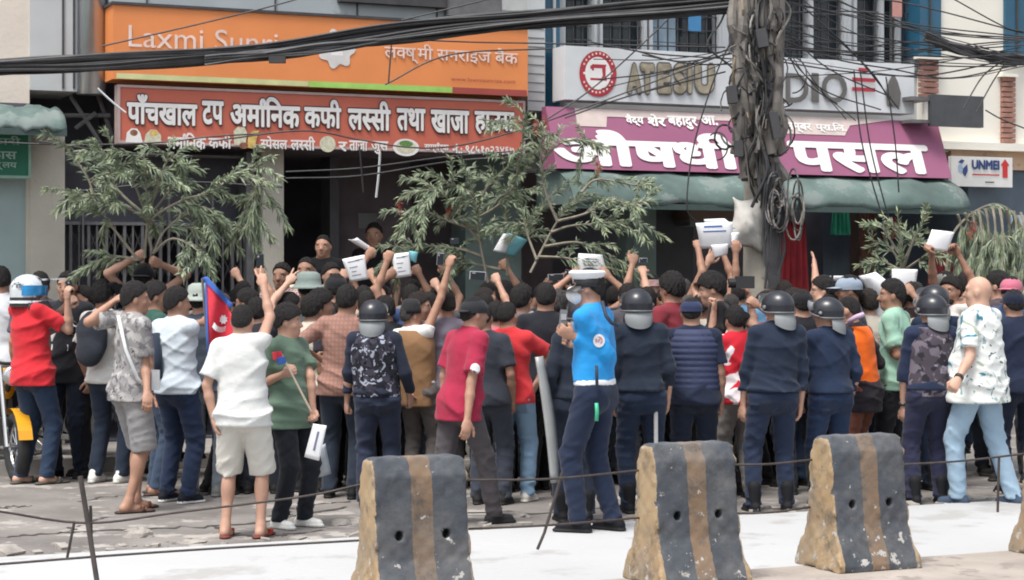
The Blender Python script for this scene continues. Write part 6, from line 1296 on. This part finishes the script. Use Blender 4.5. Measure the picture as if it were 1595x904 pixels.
# ================================================================== THINGS HELD IN HANDS
m_paper = mat('white_paper', (.84, .85, .87), .7, .03); m_ink = mat('print_ink', (.16, .18, .26), .8, .2, 20); m_turq = mat('turquoise_paper', (.22, .58, .66), .6, .1); m_phone = mat('phone_black', (.02, .021, .025), .2, .2, 4); m_pgrey = mat('phone_grey', (.33, .33, .36), .3, .1, 4)
def sheet4(name, label, quad, Y, m, cat='paper', lines=(), curl=.02, dY=(0, 0, 0, 0), group=None, ink=None):
    c = [P(x, y, Y + d) for (x, y), d in zip(quad, dY)]; n = 8; q = n + 1; V = []
    nn = unit(np.cross(c[1] - c[0], c[3] - c[0])); nn = nn if nn[1] < 0 else -nn
    def at(u, v): return (c[0] * (1 - u) * (1 - v) + c[1] * u * (1 - v) + c[2] * u * v + c[3] * (1 - u) * v) + nn * curl * (math.sin(u * 3.0) + .6 * math.sin(v * 2.5 + 1))
    for i in range(q):
        for j in range(q): V.append(at(j / n, i / n))
    b_ = MB(); b_.add(V, [(i * q + j, i * q + j + 1, (i + 1) * q + j + 1, (i + 1) * q + j) for i in range(n) for j in range(n)]); o = b_.build(name, m, smooth=True); o.modifiers.new('s', 'SOLIDIFY').thickness = .002; tag(o, label, cat, group)
    for (u0, u1, v, t) in lines:
        l_ = MB(); us = np.linspace(u0, u1, 6); l_.add([at(u, v + d) + nn * .004 for u in us for d in (0, t)], [(2 * i, 2 * i + 1, 2 * i + 3, 2 * i + 2) for i in range(5)]); l_.build('text_line', ink or m_ink, o)
    return o
TL = [(.2, .75, .16, .035), (.55, .9, .14, .03), (.2, .6, .40, .03), (.25, .5, .58, .03), (.2, .7, .74, .03)]
sheet4('folded_paper', 'narrow folded white paper tilted above the first printed sheet', [(542, 372), (556, 369), (584, 389), (577, 394)], 16.77, m_paper, dY=(0, 0, .1, .1))
sheet4('paper_sheet', 'printed white sheet held up left of the long bare forearm', [(533, 404), (568, 397), (573, 435), (546, 440)], 16.32, m_paper, lines=TL)
sheet4('paper_sheet', 'printed white sheet held up right of the long bare forearm', [(612, 396), (637, 393), (641, 430), (614, 434)], 16.62, m_paper, lines=TL)
sheet4('paper_scrap', 'small turquoise paper held beside the second printed sheet', [(637, 391), (651, 393), (648, 410), (639, 406)], 16.67, m_turq)
sheet4('leaflet', 'folded leaflet, white on one half and turquoise on the other', [(790, 362), (822, 374), (801, 401), (770, 391)], 16.92, m_turq, cat='leaflet', curl=.05)
sheet4('leaflet_flap', 'white outer half of the folded leaflet raised over the centre branch', [(784, 364), (800, 366), (787, 395), (768, 391)], 16.85, m_paper, cat='leaflet', curl=.03)
sheet4('paper_sheet', 'printed white sheet held just above the white peaked cap', [(901, 395), (938, 397), (945, 424), (897, 424)], 16.62, m_paper, lines=[(.3, .75, .25, .05), (.2, .8, .4, .04), (.25, .75, .6, .04)])
sheet4('paper_sheet', 'largest white sheet of the stack held by several hands, with blue print', [(1083, 348), (1140, 346), (1142, 386), (1092, 388)], 16.52, m_paper, lines=[(.2, .7, .12, .07), (.15, .8, .32, .05)], curl=.05, ink=mat('blue_ink', (.08, .16, .42), .8))
sheet4('paper_sheet', 'rounded white sheet rising behind the largest sheet of the stack', [(1096, 342), (1128, 341), (1146, 356), (1100, 362)], 16.62, m_paper, curl=.05)
sheet4('paper_sheet', 'small white sheet hanging under the largest sheet of the stack', [(1107, 382), (1134, 380), (1133, 396), (1113, 402)], 16.45, m_paper)
sheet4('paper_sheet', 'narrow white sheet edge at the right of the stack near the pole', [(1139, 363), (1151, 362), (1146, 384), (1139, 386)], 16.47, m_paper)
sheet4('blank_card', 'blank white card tilted in both hands of the bearded young man', [(1451, 358), (1486, 362), (1475, 392), (1440, 388)], 16.67, m_paper)
sheet4('blank_card', 'blank square white card above the green polo man', [(1389, 419), (1429, 420), (1424, 456), (1388, 452)], 16.62, m_paper)
sheet4('placard', 'big white rounded placard left of the green polo man', [(1336, 430), (1362, 424), (1386, 442), (1380, 500)], 16.9, m_paper, cat='placard', curl=.08)
sheet4('placard', 'white lower placard behind the shaved head of the orange vest man', [(1344, 460), (1378, 462), (1378, 505), (1350, 503)], 16.5, m_paper, cat='placard', curl=.05)
for x0, x1, lab in ((1272, 1294, 'thin white sheet edge lying over the black haired young man'), (1298, 1314, 'thin white sheet edge left of the grey sports cap')): sheet4('paper_sheet', lab, [(x0, 430), (x1, 430), (x1, 437), (x0, 438)], 17.07, m_paper)
fl = sheet4('carton_sheet', 'white printed carton held low by the green t-shirt man', [(488, 660), (509, 663), (497, 718), (474, 712)], 13.25, m_paper, cat='carton', lines=[(.45, .60, .2, .55)], curl=.01)
sheet4('plastic_bag', 'pale grey plastic bag hanging beside the green t-shirt man', [(484, 700), (508, 690), (516, 738), (484, 746)], 14.3, mat('pale_plastic', (.45, .50, .55), .4, .2, 9), cat='bag', curl=.08)
def phone(label, px, py, w_, h_, Y, rot=0, m=None):
    b_ = MB(); b_.box(P(px, py, Y), (w_ * Y / F / 2, .006, h_ * Y / F / 2), Matrix.Rotation(R(rot), 3, 'Y')); o = b_.build('phone', m or m_phone); bv = o.modifiers.new('b', 'BEVEL'); bv.width = .006; bv.segments = 2
    s_ = MB(); s_.box(P(px, py, Y - .0075), (w_ * Y / F / 2 * .86, .001, h_ * Y / F / 2 * .88), Matrix.Rotation(R(rot), 3, 'Y')); s_.build('screen', m_glass, o)
    c_ = MB(); c_.box(P(px - w_ * .22, py - h_ * .32, Y - .0095), (w_ * Y / F * .10, .0012, h_ * Y / F * .07), Matrix.Rotation(R(rot), 3, 'Y')); c_.build('camera_lens', m_pgrey, o)
    return tag(o, label, 'phone', 'phones held up by the crowd')
phone('dark upright phone above the V sign of the white t-shirt man', 405, 407, 12, 22, 15.8, 0); phone('pale grey phone beside the raised fist of the old man', 686, 404, 11, 20, 16.6, 4, m_pgrey); phone('phone held sideways left of the traffic officer', 866, 432, 26, 10, 16.65, -3, m_pgrey); phone('dark phone in a maroon case left of the white peaked cap', 884, 432, 12, 24, 16.6, 15, mat('maroon_case', (.10, .012, .02), .4))
phone('small phone gripped in the fist before the grey green pillar', 1002, 406, 13, 8, 16.0, 0, m_pgrey); phone('phone held upright by the red t-shirt man in the helmet', 109, 447, 10, 20, 16.25, -20)
phone('phone held sideways above the maroon t-shirt man', 744, 430, 26, 14, 16.2, 4, m_pgrey); phone('black phone lifted by the old man with the topi cap', 708, 376, 14, 10, 15.35, 0)
# traffic officer's radio, camera, shield, flags
cy = cop['base'][1]; b_ = MB(); b_.box(P(877, 497, cy - .14), (.024, .018, .062), Matrix.Rotation(R(6), 3, 'Y')); rd = b_.build('handheld_radio', mat('radio_grey', (.16, .17, .18), .5, .1)); tag(rd, 'dark grey handheld radio in the hand of the traffic officer', 'radio')
b_ = MB(); b_.tube([P(874, 484, cy - .14), P(872, 462, cy - .14)], .006, 6); b_.build('antenna', m_phone, rd)
b_ = MB(); b_.box(P(878, 494, cy - .161), (.018, .003, .02)); b_.build('speaker_grille', m_pgrey, rd)
Yc = r21['base'][1]; b_ = MB(); b_.box(P(1160, 440, Yc), (.075, .045, .05)); cmx = b_.build('photo_camera', mat('camera_black', (.025, .025, .028), .5)); tag(cmx, 'black photo camera held up left of the tilted helmet', 'camera'); b_ = MB(); b_.lathe([(.04, 0), (.04, .07), (.032, .07), (.03, .06)], P(1148, 441, Yc), 14, Matrix.Rotation(R(-90), 3, 'Y')); b_.build('lens', m_phone, cmx)
# riot shield seen from its edge
b_ = MB(); V = []
for i in range(13):
    t = i / 12; a = P(836 + 24 * t + 2 * math.sin(t * 3), 556 + 196 * t, 13.6); wv = A3(.035 + .02 * math.sin(t * math.pi), .12, 0)
    for j in range(5): V.append(a + wv * (j / 4 - .1) + A3(.0, -.05 * math.sin(j / 4 * math.pi), 0))
b_.add(V, [(i * 5 + j, i * 5 + j + 1, (i + 1) * 5 + j + 1, (i + 1) * 5 + j) for i in range(12) for j in range(4)]); shd = b_.build('riot_shield', mat('clear_shield', (.34, .35, .35), .2, .1, 5, spec=.6), smooth=True); shd.modifiers.new('s', 'SOLIDIFY').thickness = .02; tag(shd, 'pale riot shield seen edge on, standing right of the red polo man', 'shield')
b_ = MB(); b_.tube([P(1021, 600, 14.2), P(1022, 690, 14.2)], .016, 8); st_ = b_.build('baton', mat('pale_baton', (.42, .42, .42), .5)); tag(st_, 'pale baton hanging beside the ribbed vest officer', 'baton'); b_ = MB(); b_.tube([P(1021, 622, 14.2), P(1021.3, 634, 14.2)], .024, 8); b_.build('grip_ring', m_pgrey, st_)
m_flagr = mat('flag_red', (.62, .035, .06), .8, .08, 5, .2, 20); m_flagb = mat('flag_blue', (.04, .12, .42), .8, .08, 5)
def cloth_poly(name, pts, Y, m, par=None, loc=None, wav=.05, lift=0.0):
    n = 10; pts = [np.array(p, float) for p in pts]; V = []; q = n + 1
    for i in range(q):
        for j in range(q):
            u, v = j / n, i / n; p = pts[0] * (1 - u) * (1 - v) + pts[1] * u * (1 - v) + pts[2] * u * v + pts[3] * (1 - u) * v
            V.append(P(p[0], p[1], Y - lift + wav * math.sin(p[0] * .16 + p[1] * .03)))
    b__ = MB(); b__.add(V, [(i * q + j, i * q + j + 1, (i + 1) * q + j + 1, (i + 1) * q + j) for i in range(n) for j in range(n)]); o = b__.build(name, m, par, loc, smooth=True); o.modifiers.new('s', 'SOLIDIFY').thickness = .003; return o
YF = 14.55
b_ = MB(); b_.tube([P(315, 434, YF + .05), P(322, 520, YF + .05), P(327, 575, YF + .05)], .010, 8); fpole = b_.build('flag', m_rail); tag(fpole, 'red pennant flag with blue border held left of the white t-shirt man', 'flag')
cloth_poly('cloth', [(322, 442), (340, 452), (378, 520), (324, 562)], YF, m_flagr, fpole); cloth_poly('border', [(314, 433), (323, 431), (363, 475), (359, 481)], YF, m_flagb, fpole, lift=.03); cloth_poly('border', [(319, 438), (322, 440), (326, 566), (323, 566)], YF, m_flagb, fpole, lift=.012)
V2 = [(336 + 16 * math.cos(a), 496 + 18 * math.sin(a)) for a in np.linspace(.2, 2.6, 10)] + [(337 + 13 * math.cos(a), 490 + 16 * math.sin(a)) for a in np.linspace(2.6, .2, 10)]
b_ = MB(); b_.add([P(x + 8, y + 4, YF - .02 + .05 * math.sin(x * .16 + y * .03)) for x, y in V2], [(i, i + 1, 18 - i, 19 - i) for i in range(9)]); b_.build('emblem', m_printw, fpole)
b_ = MB(); b_.add([P(348 + 7 * math.cos(a) * (1 if i % 2 else .7), 498 + 8 * math.sin(a) * (1 if i % 2 else .7), YF - .03 + .05 * math.sin(348 * .16 + 498 * .03)) for i, a in enumerate(np.linspace(0, 6.2832, 16, endpoint=False))], [tuple(range(16))]); b_.build('emblem', m_printw, fpole)
Yg = r10['base'][1]; b_ = MB(); b_.tube([P(436, 548, Yg - .30), P(452, 578, Yg - .30), P(484, 640, Yg - .28)], .008, 6); fs = b_.build('flag', mat('pale_stick', (.45, .38, .30), .7)); tag(fs, 'small rolled flag on a thin stick in the fist of the green t-shirt man', 'flag'); cloth_poly('cloth', [(424, 549), (438, 547), (441, 558), (426, 562)], Yg - .29, m_flagr, fs, wav=.02); cloth_poly('border', [(430, 558), (443, 555), (446, 565), (434, 569)], Yg - .31, m_flagb, fs, wav=.02)
print('PEOPLE', NPEOPLE[0])
